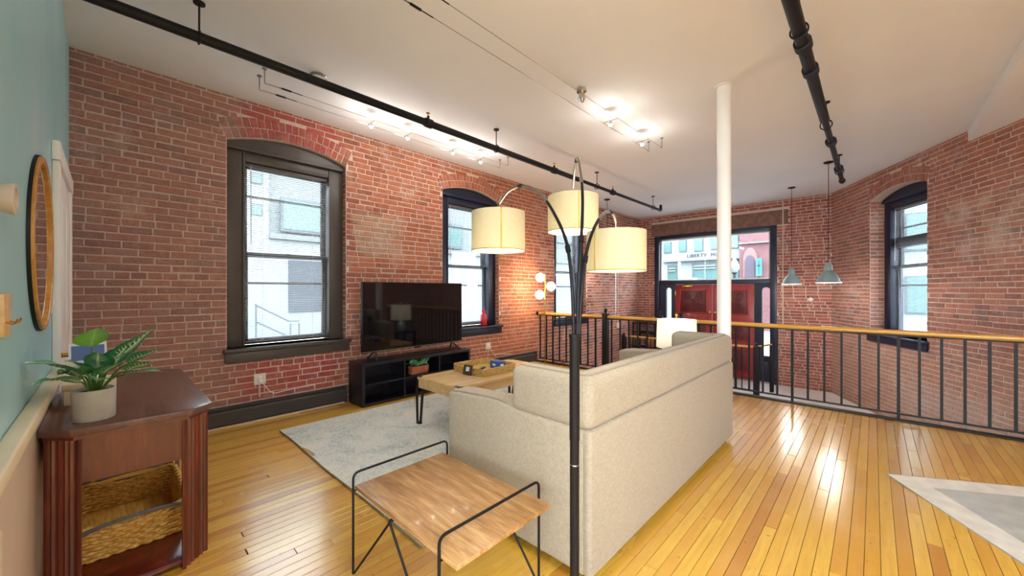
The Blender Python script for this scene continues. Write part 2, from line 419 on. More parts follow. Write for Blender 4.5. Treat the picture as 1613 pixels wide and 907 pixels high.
# ------------------------------------------------------------------ brick walls
VIEW_BLOCK = [(548, 443, 742, 640), (57, 570, 335, 907), (705, 575, 1158, 907), (892, 370, 918, 907), (742, 330, 828, 398), (863, 305, 942, 368), (924, 360, 1016, 430)]
def seen_area(c, w, h, nrm=None):
    p = proj(*c)
    if p is None or not (-5 < p[0] < 1618 and -5 < p[1] < 912): return 0
    for a, b, cc, d in VIEW_BLOCK:
        if a < p[0] < cc and b < p[1] < d: return 0
    k = FPX / p[2]
    cosf = 1.0
    if nrm is not None:
        v = Vector((-c[0], -c[1], CAMH - c[2])).normalized(); cosf = abs(v.dot(nrm))
    return w * h * k * k * max(cosf, 0.02)
BR_TPL = []
def brick_template(rng):
    j = lambda a: rng.uniform(-a, a)
    v = []
    for (y, ix, iz) in ((0.012, 0, 0), (-0.0012, 0, 0), (-0.0048, 0.022, 0.085)):
        for sx, sz in ((-1, -1), (1, -1), (1, 1), (-1, 1)):
            v.append((sx * (0.5 - ix) + j(0.010), y + (j(0.002) if y < 0 else 0), sz * (0.5 - iz) + j(0.045)))
    f = [(8, 9, 10, 11)] + [(a + k, a + (k + 1) % 4, a + 4 + (k + 1) % 4, a + 4 + k) for a in (0, 4) for k in range(4)]
    return v, f
_r = random.Random(3)
BR_TPL = [brick_template(_r) for _ in range(6)]
BR_ME = {}
def brick_mesh(i, mat):
    if (i, mat) not in BR_ME:
        me = bpy.data.meshes.new('brick'); me.from_pydata(BR_TPL[i][0], [], BR_TPL[i][1]); me.materials.append(M[mat]); BR_ME[(i, mat)] = me
    return BR_ME[(i, mat)]

class Arch:      # segmental arched opening in wall coordinates
    def __init__(s, a, b, z0, spring, rise):
        s.a, s.b, s.z0, s.sp = a, b, z0, spring; s.c = (a + b) / 2; hw = (b - a) / 2; s.hw = hw
        if rise:
            s.R = (hw * hw + rise * rise) / (2 * rise); s.zc = spring + rise - s.R; s.al = math.asin(hw / s.R); s.Ro = s.R + 0.215
        else: s.R = None
    def outline(s, n=14):
        if s.R is None: return [(s.a, s.z0), (s.b, s.z0), (s.b, s.sp), (s.a, s.sp)]
        arc = [(s.c + s.R * math.sin(t), s.zc + s.R * math.cos(t)) for t in [s.al - 2 * s.al * k / n for k in range(n + 1)]]
        return [(s.a, s.z0), (s.b, s.z0)] + arc
    def blocked(s, z0, z1):
        if z1 <= s.z0: return None
        if s.R is None: return (s.a, s.b) if z0 < s.sp else None
        best = s.hw if z0 < s.sp else None
        for z in ((z0 + z1) / 2,):
            if z <= s.sp or z - s.zc >= s.Ro: continue
            w = min(math.sqrt(s.Ro ** 2 - (z - s.zc) ** 2), (z - s.zc) * math.tan(s.al))
            best = max(best or 0, w + 0.002)
        return None if best is None else (s.c - best, s.c + best)

def brick_wall(name, label, loc, rz, length, z0, z1, opens, mat, extra_block=(), thick=0.34, jamb=0.10, seed=1, keep=300, zcut=None):
    rng = random.Random(seed)
    wall = None
    outer = [(0, z0), (length, z0), (length, z1), (0, z1)]
    holes = [o.outline() for o in opens]
    holes = [[(p[0], max(p[1], z0 + 0.001)) for p in h] for h in holes]
    polys = [[Vector((p[0], p[1], 0)) for p in outer]] + [[Vector((p[0], p[1], 0)) for p in h] for h in holes]
    tris = tessellate_polygon(polys); flat = [p for q in polys for p in q]; n = len(flat)
    mb = MB()
    vs = [(p.x, 0.0, p.y) for p in flat] + [(p.x, thick, p.y) for p in flat]
    fs = [tuple(t) for t in tris] + [tuple(n + i for i in reversed(t)) for t in tris]
    b = 0
    for q in polys:
        m = len(q); fs += [(b + i, b + (i + 1) % m, n + b + (i + 1) % m, n + b + i) for i in range(m)]; b += m
    mb.add(vs, fs); wall = mb.build(name, 'mortar'); wall.location = loc; wall.rotation_euler = (0, 0, rz)
    tag(wall, label, 'wall', kind='structure')
    recs = []
    H = 0.0677; bh = 0.0553; L = 0.206; gap = 0.0115
    k = 0; z = z0 + 0.01
    while z < z1 - 0.02:
        zb, zt = z, min(z + bh, z1 - 0.002)
        blocks = [o.blocked(zb, zt) for o in opens] + [(e[0], e[1]) for e in extra_block if e[2] < zt and e[3] > zb]
        blocks = sorted(x for x in blocks if x)
        segs = []; cur = 0.004
        for (a, b2) in blocks:
            if a > cur: segs.append((cur, a - 0.006))
            cur = max(cur, b2 + 0.006)
        if cur < length: segs.append((cur, length - 0.004))
        header = (k % 7 == 5); LL = 0.098 if header else L
        for (a, b2) in segs:
            x = a - ((0.5 if k % 2 else 0.0) * (LL + gap) if a < 0.01 else rng.uniform(0, LL))
            while x < b2:
                ll = LL + rng.uniform(-0.012, 0.012)
                xa, xb = max(x, a), min(x + ll, b2)
                if b2 - xb < 0.035: xb = b2
                if xb - xa > 0.03:
                    recs.append(((xa + xb) / 2, rng.uniform(-0.0035, 0.0025), (zb + zt) / 2 + rng.uniform(-0.0015, 0.0015), xb - xa, zt - zb, rng.uniform(-0.006, 0.006)))
                x = max(x + ll, xb) + gap
        z += H; k += 1
    for o in opens:
        if o.R is None: continue
        for ring in range(2):
            r0 = o.R + 0.004 + ring * 0.107; rm = r0 + 0.049; cnt = int(2 * o.al * rm / 0.068)
            for i in range(cnt):
                t = -o.al + 2 * o.al * (i + 0.5) / cnt
                recs.append((o.c + rm * math.sin(t), rng.uniform(-0.006, 0.002), o.zc + rm * math.cos(t), 0.098, 2 * o.al * rm / cnt - 0.009, t - PI / 2 + rng.uniform(-0.03, 0.03)))
    W = Matrix.Translation(loc) @ Matrix.Rotation(rz, 4, 'Z'); nrm = (W.to_3x3() @ Vector((0, -1, 0)))
    sc = sorted(range(len(recs)), key=lambda i: -seen_area(W @ Vector((recs[i][0], 0, recs[i][2])), recs[i][3], recs[i][4], nrm))
    top = [i for i in sc[:keep] if seen_area(W @ Vector((recs[i][0], 0, recs[i][2])), recs[i][3], recs[i][4], nrm) > 0]
    tops = set(top)
    for i in top:
        s, y, zz, ll, hh, rot = recs[i]
        o = bpy.data.objects.new('brick', brick_mesh(rng.randrange(6), mat)); COL.objects.link(o); o.parent = wall
        o.location = (s, y, zz); o.rotation_euler = (0, rot, 0); o.scale = (ll, 1, hh)
    V = []; F = []; T = []
    def put(tf, ll, hh):
        tv, tf_ = BR_TPL[rng.randrange(6)]; b = len(V); tn = rng.random()
        for (x, y, zz) in tv: V.append(tf(x * ll, y, zz * hh)); T.append(tn)
        for q in tf_: F.append(tuple(b + i for i in q))
    for i, (s, y, zz, ll, hh, rot) in enumerate(recs):
        if i in tops: continue
        c, sn = math.cos(rot), math.sin(rot)
        put(lambda a, b, d: (s + a * c + d * sn, y + b, zz - a * sn + d * c), ll, hh)
    if jamb:
        for o in opens:
            if o.R is None: continue
            z = o.z0 + 0.01; kk = 0
            while z < o.sp - 0.03:
                parts = [(0.004, jamb)] if kk % 2 else [(0.004, jamb * 0.5), (jamb * 0.5 + 0.009, jamb)]
                for (d0, d1) in parts:
                    zz = z + bh / 2; dm = (d0 + d1) / 2
                    put(lambda a, b, d: (o.a - b, dm + a, zz + d), d1 - d0, bh)
                    put(lambda a, b, d: (o.b + b, dm + a, zz + d), d1 - d0, bh)
                z += H; kk += 1
    me = bpy.data.meshes.new('brick_field'); me.from_pydata(V, [], F); me.materials.append(M[mat])
    at_ = me.attributes.new('tint', 'FLOAT', 'POINT'); at_.data.foreach_set('value', T)
    o = bpy.data.objects.new('brick_field', me); COL.objects.link(o); o.parent = wall; o['kind'] = 'stuff'
    return wall

SILL, SPR, RISE = 0.79, 2.966, 0.115
# left wall: local s runs along +Y, outwards is -X
LW0 = TY - 0.02
winsL = [(0.841, 2.07), (3.56, 4.79), (6.41, 7.64)]
opL = [Arch(a - LW0, b - LW0, SILL, SPR, RISE) for a, b in winsL]
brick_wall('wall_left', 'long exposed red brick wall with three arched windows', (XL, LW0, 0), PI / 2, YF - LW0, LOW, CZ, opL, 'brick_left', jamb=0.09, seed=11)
# far wall
DX0, DX1, DTOP = -4.39, -1.585, 2.87
opF = [Arch(DX0 - XL, DX1 - XL, LOW, DTOP, 0)]
brick_wall('wall_far', 'exposed brick wall around the front entrance', (XL, YF, 0), 0, WO[0] - XL + 0.02, LOW, CZ, opF, 'brick_far',
           extra_block=[(DX0 - XL - 0.083, DX1 - XL + 0.203, DTOP, 3.205)], jamb=0, seed=12)
# angled right wall
RW_A, RW_B = 1.27, 2.58
opR = [Arch(RW_A, RW_B, 0.66, SPR, RISE)]
brick_wall('wall_right', 'angled exposed brick wall with one arched window', (WO[0], WO[1], 0), ROTR, RWL, LOW, CZ, opR, 'brick_right', jamb=0.20, seed=13)
st = MB().box(DX0 - 0.09, DX1 + 0.21, YF - 0.012, YF + 0.1, DTOP + 0.002, 3.205).build('trim_1', 'stone', bevel=0.01)
tag(st, 'rough brown stone lintel above the front entrance', 'lintel', kind='structure')

# ------------------------------------------------------------------ floor strips
fl = MB()
fl.box(XL - 0.3, 3.9, TY - 0.3, YR + 0.02, -0.22, -0.004); fl.box(-1.2, 3.9, -4.7, TY - 0.3, -0.22, -0.004)
floor = fl.build('floor', 'gap'); tag(floor, 'honey maple strip floor of the living room', 'floor', kind='structure')
PW = 0.0625; rng = random.Random(5); pl = []
x = XL + 0.002; i = 0
while x < 3.5:
    ya = TY if x < -1.0 else -4.5
    yb = YR
    if x > 1.6: yb = min(yb, WO[1] + (x - WO[0]) / WD[0] * WD[1])
    y = ya - rng.uniform(0, 1.2)
    while y < yb:
        L = rng.choice((0.5, 0.8, 1.1, 1.4, 1.8, 2.3)) * rng.uniform(0.85, 1.15)
        a, b = max(y, ya), min(y + L, yb)
        if b - a > 0.04: pl.append((x, a, b))
        y += L
    x += PW; i += 1
def plank_area(p):
    x, a, b = p; x += PW / 2; n = max(2, int((b - a) / 0.15)); tot = 0
    for k in range(n):
        yy = a + (b - a) * (k + 0.5) / n
        if -4.25 < x < -1.78 and 1.17 < yy < 4.2: continue
        if -2.0 < x < -0.96 and 1.55 < yy < 4.05: continue
        q = proj(x, yy, 0)
        if q is None or not (0 < q[0] < 1613 and 0 < q[1] < 907): continue
        if q[0] < 333 and q[1] > 600: continue
        tot += PW * (b - a) / n * (FPX / q[2]) ** 2 * CAMH / q[2]
    return tot
order = sorted(range(len(pl)), key=lambda i: -plank_area(pl[i])); chosen = set(i for i in order[:300] if plank_area(pl[i]) > 0)
def plank_shape(w, l):
    g = 0.0010; e = 0.0014
    v = [(g, g, -0.004), (w - g, g, -0.004), (w - g, l - g, -0.004), (g, l - g, -0.004), (g, g, -e), (w - g, g, -e), (w - g, l - g, -e), (g, l - g, -e),
         (g + e, g + e, 0), (w - g - e, g + e, 0), (w - g - e, l - g - e, 0), (g + e, l - g - e, 0)]
    f = [(8, 9, 10, 11)] + [(a + k, a + (k + 1) % 4, a + 4 + (k + 1) % 4, a + 4 + k) for a in (0, 4) for k in range(4)]
    return v, f
V = []; F = []; T = []; pm = {}
for i, (x, a, b) in enumerate(pl):
    L = round(b - a, 2) if i in chosen else b - a
    if i in chosen:
        if L not in pm:
            v, f = plank_shape(PW, L); me = bpy.data.meshes.new('plank'); me.from_pydata(v, [], f); me.materials.append(M['plank']); pm[L] = me
        o = bpy.data.objects.new('plank', pm[L]); COL.objects.link(o); o.parent = floor; o.location = (x, a, rng.uniform(-0.0004, 0.0003))
    else:
        v, f = plank_shape(PW, L); n = len(V); tn = rng.random()
        V += [(x + q[0], a + q[1], q[2]) for q in v]; T += [tn] * len(v); F += [tuple(n + k for k in q) for q in f]
me = bpy.data.meshes.new('plank_field'); me.from_pydata(V, [], F); me.materials.append(M['plank'])
me.attributes.new('tint', 'FLOAT', 'POINT').data.foreach_set('value', T)
o = bpy.data.objects.new('plank_field', me); COL.objects.link(o); o.parent = floor; o['kind'] = 'stuff'

# ------------------------------------------------------------------ entry level, ceiling, other walls
ef = MB().box(XL - 0.3, 3.0, YR + 0.02, YF + 0.3, LOW - 0.2, LOW).build('floor_entry', 'pale_floor'); tag(ef, 'pale stone floor of the sunken entry', 'floor', kind='structure')
o = MB().box(XL, 2.2, YR - 0.02, YR + 0.019, LOW, -0.221).build('wall_riser', 'offwhite'); tag(o, 'short wall below the living room floor edge', 'wall', kind='structure')
o = MB().box(XL, 1.72, YR - 0.05, YR + 0.03, 0.0005, 0.018).build('trim_2', 'black', bevel=0.004); tag(o, 'black steel edging along the floor edge under the railing', 'trim', kind='structure')
stp = thing('entry_steps', 'wooden steps from the entry up to the living room', 'steps', (-2.68, YR + 0.03, LOW))
for k in range(3):
    z = 0.74 - (k + 1) * 0.185
    MB().box(-0.52, 0.52, 0.02 + k * 0.27, 0.02 + (k + 1) * 0.27, 0, z).build('step', 'oak', stp, bevel=0.006)
o = MB().box(XL - 0.34, 3.9, -4.7, YF + 0.34, CZ, CZ + 0.2).build('ceiling', 'ceiling'); tag(o, 'warm off-white plaster ceiling', 'ceiling', kind='structure')
o = MB().box(0.87, 3.9, -4.7, 7.75, CZ - 0.14, CZ - 0.001).build('ceiling_soffit', 'ceiling'); tag(o, 'dropped plaster soffit along the right of the ceiling', 'soffit', kind='structure')
# teal wall with the open room behind the camera
tw = MB().box(XL - 0.02, -0.75, TY - 0.14, TY, 0, CZ).build('wall_near', 'teal'); tag(tw, 'teal painted wall with chair rail beside the console', 'wall', kind='structure')
rw = MB().box(-0.89, -0.75, -4.6, TY - 0.14, 0, CZ)
rw = rw.build('wall_rear_side', 'offwhite'); tag(rw, 'plain off-white wall of the rear room', 'wall', kind='structure')
def window_wall(name, label, loc, rz, length, wins):  # unseen walls, their openings put in to let daylight fill the room
    outer = [Vector(p) for p in ((0, 0, 0), (length, 0, 0), (length, CZ, 0), (0, CZ, 0))]
    polys = [outer] + [[Vector((a, 0.8, 0)), Vector((b, 0.8, 0)), Vector((b, 2.9, 0)), Vector((a, 2.9, 0))] for a, b in wins]
    tris = tessellate_polygon(polys); flat = [p for q in polys for p in q]; n = len(flat)
    fs = [tuple(t) for t in tris] + [tuple(n + i for i in t) for t in tris]; b = 0
    for q in polys: fs += [(b + i, b + (i + 1) % 4, n + b + (i + 1) % 4, n + b + i) for i in range(4)]; b += 4
    o = MB().add([(p.x, 0, p.y) for p in flat] + [(p.x, 0.25, p.y) for p in flat], fs).build(name, 'offwhite')
    o.location = loc; o.rotation_euler = (0, 0, rz); tag(o, label, 'wall', kind='structure')
window_wall('wall_rear', 'off-white rear wall with three tall window openings added for daylight', (3.9, -4.6, 0), PI, 4.8, [(0.3, 1.6), (1.8, 3.1), (3.3, 4.5)])
ex, ey = WO[0] + WD[0] * RWL, WO[1] + WD[1] * RWL
window_wall('wall_rear_right', 'off-white side wall of the rear room with tall window openings added for daylight', (ex, ey, 0), -PI / 2, ey + 4.6, [(3.6, 4.9), (5.3, 6.6)])

# ------------------------------------------------------------------ windows
def make_window(name, label, loc, rz, w, jamb, mat, bars=True, SILL=SILL, wide_bar=None):
    # local: x along the wall from the opening's centre, y outwards, z from the floor
    r = thing(name, label, 'window', loc, rz, kind='structure')
    hw = w / 2; ar = Arch(-hw, hw, SILL, SPR, RISE); y0 = jamb
    arc = [(x * 0.995, z - 0.003) for x, z in ar.outline(16)[2:]]
    MB().prism([(hw * 0.995, SPR - 0.03)] + arc + [(-hw * 0.995, SPR - 0.03)], y0 - 0.03, y0 + 0.12, 'xz').build('arch_panel', mat, r)
    MB().box(-hw + 0.002, hw - 0.002, y0 - 0.045, y0 + 0.10, SPR - 0.065, SPR - 0.03).build('head_moulding', mat, r, bevel=0.006)
    cw = 0.155
    for s in (-1, 1):
        x0, x1 = sorted((s * (hw - 0.003), s * (hw - cw)))
        MB().box(x0, x1, y0, y0 + 0.03, SILL, SPR - 0.065).build('side_casing', mat, r, bevel=0.006)
        x0, x1 = sorted((s * (hw - cw), s * (hw - cw - 0.022)))
        MB().box(x0, x1, y0 - 0.008, y0 + 0.17, SILL, SPR - 0.065).build('stop_bead', mat, r, bevel=0.004)
    zt = SPR - 0.065
    MB().box(-hw + cw, hw - cw, y0, y0 + 0.17, zt - 0.105, zt).build('head_casing', mat, r, bevel=0.006)
    iw = hw - cw - 0.022; zb, zm, z1 = SILL + 0.015, 1.80, zt - 0.105
    for nm, yy, a, b in (('upper_sash', y0 + 0.125, zm - 0.025, z1), ('lower_sash', y0 + 0.085, zb, zm + 0.02)):
        f = MB(); fr = 0.045
        f.box(-iw, -iw + fr, yy, yy + 0.035, a, b); f.box(iw - fr, iw, yy, yy + 0.035, a, b)
        f.box(-iw + fr, iw - fr, yy, yy + 0.035, a, a + (0.06 if nm == 'lower_sash' else 0.04)); f.box(-iw + fr, iw - fr, yy, yy + 0.035, b - 0.04, b)
        o = f.build(nm, mat, r, bevel=0.004)
        MB().box(-iw + fr - 0.005, iw - fr + 0.005, yy + 0.015, yy + 0.019, a + 0.02, b - 0.02).build('pane', 'glass', o)
        if bars:
            zz = 2.45 if nm == 'upper_sash' else 1.48
            MB().box(-iw + fr, iw - fr, yy + 0.03, yy + 0.045, zz - 0.012, zz + 0.012).build('storm_bar', mat, o)
    if wide_bar: MB().box(-iw, iw, y0 + 0.09, y0 + 0.17, wide_bar[0], wide_bar[1]).build('transom_rail', mat, r, bevel=0.006)
    MB().box(-0.03, 0.03, y0 + 0.07, y0 + 0.085, zm, zm + 0.025).build('sash_lock', mat, r, bevel=0.004)
    s = MB().box(-hw - 0.035, hw + 0.045, -0.075, y0 + 0.17, SILL - 0.042, SILL).build('sill', mat, r, bevel=0.012, segs=3)
    MB().box(-hw - 0.02, hw + 0.03, -0.045, 0.02, SILL - 0.145, SILL - 0.042).build('apron', mat, s, bevel=0.008)
    bl = MB().box(-iw + 0.005, iw - 0.005, y0 + 0.03, y0 + 0.065, z1 - 0.045, z1 - 0.005).build('blind_headrail', 'blind_tape', r, bevel=0.004)
    sl = MB(); z = zb + 0.05
    while z < z1 - 0.05:
        m = Matrix.Translation((0, y0 + 0.048, z)) @ Matrix.Rotation(math.radians(-8), 4, 'X')
        sl.add([m @ Vector(q) for q in ((-iw + 0.012, -0.009, 0), (iw - 0.012, -0.009, 0), (iw - 0.012, 0, 0.0018), (-iw + 0.012, 0, 0.0018), (iw - 0.012, 0.009, 0), (-iw + 0.012, 0.009, 0))], [(0, 1, 2, 3), (3, 2, 4, 5)])
        z += 0.0215
    o = sl.build('blind_slats', 'blind', r); o['kind'] = 'stuff'
    MB().box(-iw + 0.01, iw - 0.01, y0 + 0.036, y0 + 0.06, zb + 0.016, zb + 0.034).build('blind_bottom_rail', 'blind_tape', r, bevel=0.003)
    for x in (-iw * 0.6, iw * 0.6):
        MB().tube([(x, y0 + 0.036, zb + 0.03), (x, y0 + 0.036, z1 - 0.04)], 0.0015, 5).build('ladder_cord', 'blind', r)
    MB().tube([(-iw + 0.06, y0 + 0.02, 1.9), (-iw + 0.06, y0 + 0.03, z1 - 0.03)], 0.004, 6).build('tilt_wand', 'blind', r)
    return r
names = ['tall arched window nearest the teal wall, left of the television', 'arched window behind the television, beside the brick pier', 'arched window on the left wall beyond the railing']
for i, (a, b) in enumerate(winsL):
    make_window('window_%d' % (i + 1), names[i], (XL, (a + b) / 2, 0), PI / 2, b - a, 0.09, 'taupe' if i == 0 else 'navy')
sc_ = (RW_A + RW_B) / 2
make_window('window_4', 'arched window with backlight-darkened frame colour in the angled right wall', (WO[0] + WD[0] * sc_, WO[1] + WD[1] * sc_, 0), ROTR, RW_B - RW_A, 0.20, 'navy', SILL=0.66, wide_bar=(2.12, 2.29))

# ------------------------------------------------------------------ front entrance
dr = thing('door_1', 'navy front entrance with red carved double doors, sidelights and transom', 'door', ((DX0 + DX1) / 2, YF, LOW), 0, kind='structure')
cx_ = (DX0 + DX1) / 2; W_ = DX1 - DX0; hw = W_ / 2; HT = DTOP - LOW
def dl(X): return X - cx_
M['red_door'] = wood('red_stained_door', '#7c191b', '#982426', '#ae3230', 0.35, 'z', 4, coat=0.3)
M['red_carve'] = wood('dark_red_carving', '#420c10', '#5e1218', '#7a1c26', 0.4, 'z', 6)
yb0, yb1 = 0.03, 0.17
for s in (-1, 1):
    x0, x1 = sorted((s * (hw - 0.003), s * (hw - 0.13)))
    MB().box(x0, x1, yb0 - 0.06, yb1 + 0.08, 0.002, HT - 0.003).build('frame_post', 'navy', dr, bevel=0.01)
MB().box(-hw + 0.13, hw - 0.13, yb0 - 0.06, yb1 + 0.08, HT - 0.10, HT - 0.003).build('frame_head', 'navy', dr, bevel=0.008)
zb_t = 1.66 - LOW
MB().box(-hw + 0.13, hw - 0.13, yb0 - 0.02, yb1, zb_t - 0.11, zb_t).build('transom_bar', 'navy', dr, bevel=0.008)
MB().box(-hw + 0.12, hw - 0.12, 0.11, 0.116, zb_t - 0.01, HT - 0.09).build('transom_pane', 'glass', dr)
f = MB()
for x0, x1, z0, z1 in ((-hw + 0.13, -hw + 0.165, zb_t, HT - 0.10), (hw - 0.165, hw - 0.13, zb_t, HT - 0.10), (-hw + 0.165, hw - 0.165, HT - 0.135, HT - 0.10), (-hw + 0.165, hw - 0.165, zb_t, zb_t + 0.025)):
    f.box(x0, x1, 0.08, 0.14, z0, z1)
f.build('transom_bead', 'white', dr, bevel=0.004)
zd = zb_t - 0.11
for (xa, xb, ga, gb) in ((dl(DX0) + 0.13, dl(-3.865), dl(-4.10), dl(-3.955)), (dl(-2.03), dl(DX1) - 0.13, dl(-1.885), dl(-1.715))):
    gz0, gz1 = 0.62, 1.47 - LOW; n = 8; gc = (ga + gb) / 2; gr = (gb - ga) / 2
    arc = [(gc + gr * math.cos(PI * k / n), gz1 - gr + gr * math.sin(PI * k / n)) for k in range(n + 1)]
    outer = [Vector((xa, 0, 0)), Vector((xb, 0, 0)), Vector((xb, zd, 0)), Vector((xa, zd, 0))]; hole = [Vector((ga, gz0, 0)), Vector((gb, gz0, 0))] + [Vector((p[0], p[1], 0)) for p in arc]
    tr = tessellate_polygon([outer, hole]); fl_ = outer + hole; n_ = len(fl_)
    fs = [tuple(t) for t in tr] + [tuple(n_ + i for i in t) for t in tr]; b = 0
    for q in (outer, hole):
        m = len(q); fs += [(b + i, b + (i + 1) % m, n_ + b + (i + 1) % m, n_ + b + i) for i in range(m)]; b += m
    sp = MB().add([(p.x, 0.05, p.y) for p in fl_] + [(p.x, 0.13, p.y) for p in fl_], fs).build('sidelight', 'navy', dr)
    MB().box(ga - 0.005, gb + 0.005, 0.085, 0.091, gz0 - 0.01, gz1 + 0.0).build('pane', 'glass', sp)
    MB().box(xa + 0.05, xb - 0.05, 0.035, 0.06, 0.14, 0.5).build('sidelight_panel', 'navy', sp, bevel=0.012)
def carved_leaf(xa, xb, knob_side):
    o = MB().box(xa + 0.004, xb - 0.004, 0.07, 0.12, 0.035, zd - 0.003).build('door_leaf', 'red_door', dr, bevel=0.004)
    w = xb - xa; xc = (xa + xb) / 2
    for (z0, z1) in ((1.57, 2.13), (0.92, 1.30), (0.20, 0.72)):
        pw = 0.30
        p = MB().box(xc - pw, xc + pw, 0.058, 0.071, z0, z1).build('carved_panel', 'red_carve', o, bevel=0.008)
        fr = MB()
        for (a, b, c, d) in ((-pw - 0.03, -pw, z0 - 0.03, z1 + 0.03), (pw, pw + 0.03, z0 - 0.03, z1 + 0.03), (-pw, pw, z0 - 0.03, z0), (-pw, pw, z1, z1 + 0.03)): fr.box(xc + a, xc + b, 0.05, 0.071, c, d)
        fr.build('panel_moulding', 'red_door', o, bevel=0.006)
        cv = MB(); zc = (z0 + z1) / 2; hh = (z1 - z0) / 2 - 0.04
        for sx in (-1, 1):
            for sz in (-1, 1):
                pts = []
                for k in range(26):
                    t = k / 25; a = t * 2.2 * 2 * PI; rr = 0.105 * (1 - t * 0.85)
                    pts.append((xc + sx * (0.145 + rr * math.cos(a)), 0.052, zc + sz * (hh * 0.5 + min(hh * 0.45, 0.11) / 0.11 * rr * math.sin(a))))
                cv.tube(pts, 0.010, 6)
                cv.tube(spline([(xc, 0.052, zc + sz * 0.01), (xc + sx * 0.05, 0.05, zc + sz * hh * 0.35), (xc + sx * 0.10, 0.052, zc + sz * hh * 0.85), (xc + sx * 0.22, 0.052, zc + sz * hh * 0.95)], 5), 0.009, 6)
        cv.lathe([(0.0, 0.0), (0.05, 0.0), (0.045, 0.02), (0.02, 0.032), (0.0, 0.034)], 14, (xc, 0.062, zc), Matrix.Rotation(PI / 2, 4, 'X'))
        cv.build('carving', 'red_carve', p, smooth=True)
    kx = xb - 0.06 if knob_side > 0 else xa + 0.06
    MB().lathe([(0.0, 0.0), (0.03, 0.0), (0.03, 0.008), (0.012, 0.014), (0.012, 0.04), (0.03, 0.052), (0.032, 0.07), (0.018, 0.085), (0, 0.088)], 16, (kx, 0.072, 0.90 - LOW - 0.05), Matrix.Rotation(PI / 2, 4, 'X')).build('knob', 'brass', o, smooth=True)
    MB().lathe([(0.0, 0.0), (0.022, 0.0), (0.02, 0.012), (0, 0.014)], 16, (kx, 0.072, 0.62 - LOW), Matrix.Rotation(PI / 2, 4, 'X')).build('deadbolt', 'brass', o, smooth=True)
    for z in (0.3, 1.15, 2.0):
        hx = xa if knob_side > 0 else xb
        MB().box(hx - 0.02, hx + 0.02, 0.062, 0.071, z, z + 0.11).build('hinge', 'brass', o)
    return o
lf = carved_leaf(dl(-3.862), dl(-2.952), 1); carved_leaf(dl(-2.948), dl(-2.035), -1)
MB().box(dl(-3.66), dl(-3.40), 0.0, 0.06, zd - 0.075, zd - 0.02).box(dl(-3.6), dl(-3.5), 0.015, 0.03, zd - 0.02, zd + 0.05).build('door_closer', 'brass', lf, bevel=0.008)
MB().box(-hw + 0.13, hw - 0.13, 0.0, 0.16, 0.001, 0.033).build('threshold', 'steel', dr, bevel=0.005)

# ------------------------------------------------------------------ white door on the teal wall, chair rail
d2 = thing('door_2', 'white panelled door in the teal wall by the brick corner', 'door', (-4.0, TY, 0), PI, kind='structure')
for s in (-1, 1): MB().box(s * 0.52 - 0.055, s * 0.52 + 0.055, -0.03, 0.0, 0, 2.15).build('casing', 'white', d2, bevel=0.006)
MB().box(-0.60, 0.60, -0.034, 0.0, 2.15, 2.26).build('head_casing', 'white', d2, bevel=0.006)
lf2 = MB().box(-0.465, 0.465, -0.018, 0.0, 0.01, 2.15).build('door_leaf', 'white', d2, bevel=0.003)
for z0, z1 in ((0.15, 0.95), (1.1, 2.0)):
    for x0 in (-0.36, 0.05): MB().box(x0, x0 + 0.31, -0.026, -0.017, z0, z1).build('panel', 'white', lf2, bevel=0.006)
MB().lathe([(0, 0), (0.028, 0), (0.012, 0.012), (0.012, 0.04), (0.028, 0.05), (0.02, 0.075), (0, 0.078)], 14, (-0.38, -0.018, 1.0), Matrix.Rotation(PI / 2, 4, 'X')).build('knob', 'brass', lf2, smooth=True)
cr = MB().box(-3.40, -0.76, TY, TY + 0.048, 0.905, 0.955).box(-3.40, -0.76, TY, TY + 0.026, 0.85, 0.905).build('trim_3', 'cream', bevel=0.008, segs=3); tag(cr, 'cream chair rail along the teal wall', 'trim', kind='structure')
o = MB().box(-3.40, -0.76, TY, TY + 0.012, 0.0, 0.85).build('trim_4', 'beige'); tag(o, 'beige wainscot panel below the chair rail', 'trim', kind='structure')
o = MB().box(-1.20, -0.76, TY + 0.012, TY + 0.085, 0.0, 0.95).build('trim_5', 'cream', bevel=0.006); tag(o, 'cream pilaster at the near end of the chair rail', 'trim', kind='structure')
ou = thing('wall_outlet', 'small brown outlet low on the beige wainscot', 'outlet', (-1.62, TY + 0.012, 0.80), 0)
MB().box(-0.035, 0.035, 0, 0.006, -0.057, 0.057).build('plate', 'ceramic', ou, bevel=0.002); MB().box(-0.016, 0.016, 0.006, 0.009, -0.04, 0.04).build('socket', 'gunmetal', ou)

# ------------------------------------------------------------------ things on the teal wall
mr = thing('round_mirror', 'round mirror with a deep honey wood frame on the teal wall', 'mirror', (-2.82, TY, 1.615), 0)
RX = Matrix.Rotation(-PI / 2, 4, 'X')
MB().lathe([(0.385, 0.0), (0.40, 0.0), (0.40, 0.018), (0.396, 0.022), (0.376, 0.022), (0.372, 0.018), (0.372, 0.010), (0.385, 0.0)], 72, (0, 0, 0), RX).build('frame', 'gold_wood', mr, smooth=True)
MB().lathe([(0.0, 0.006), (0.374, 0.006), (0.374, 0.010), (0.0, 0.010)], 72, (0, 0, 0), RX).build('mirror_glass', 'mirror', mr)
MB().lathe([(0.401, 0.0), (0.404, 0.0), (0.404, 0.012), (0.401, 0.012), (0.401, 0.0)], 72, (0, 0, 0), RX).build('rim_band', 'black', mr, smooth=True)
sn = thing('wall_sconce', 'beige ceramic cup sconce on the teal wall', 'sconce', (-1.82, TY, 1.665), 0)
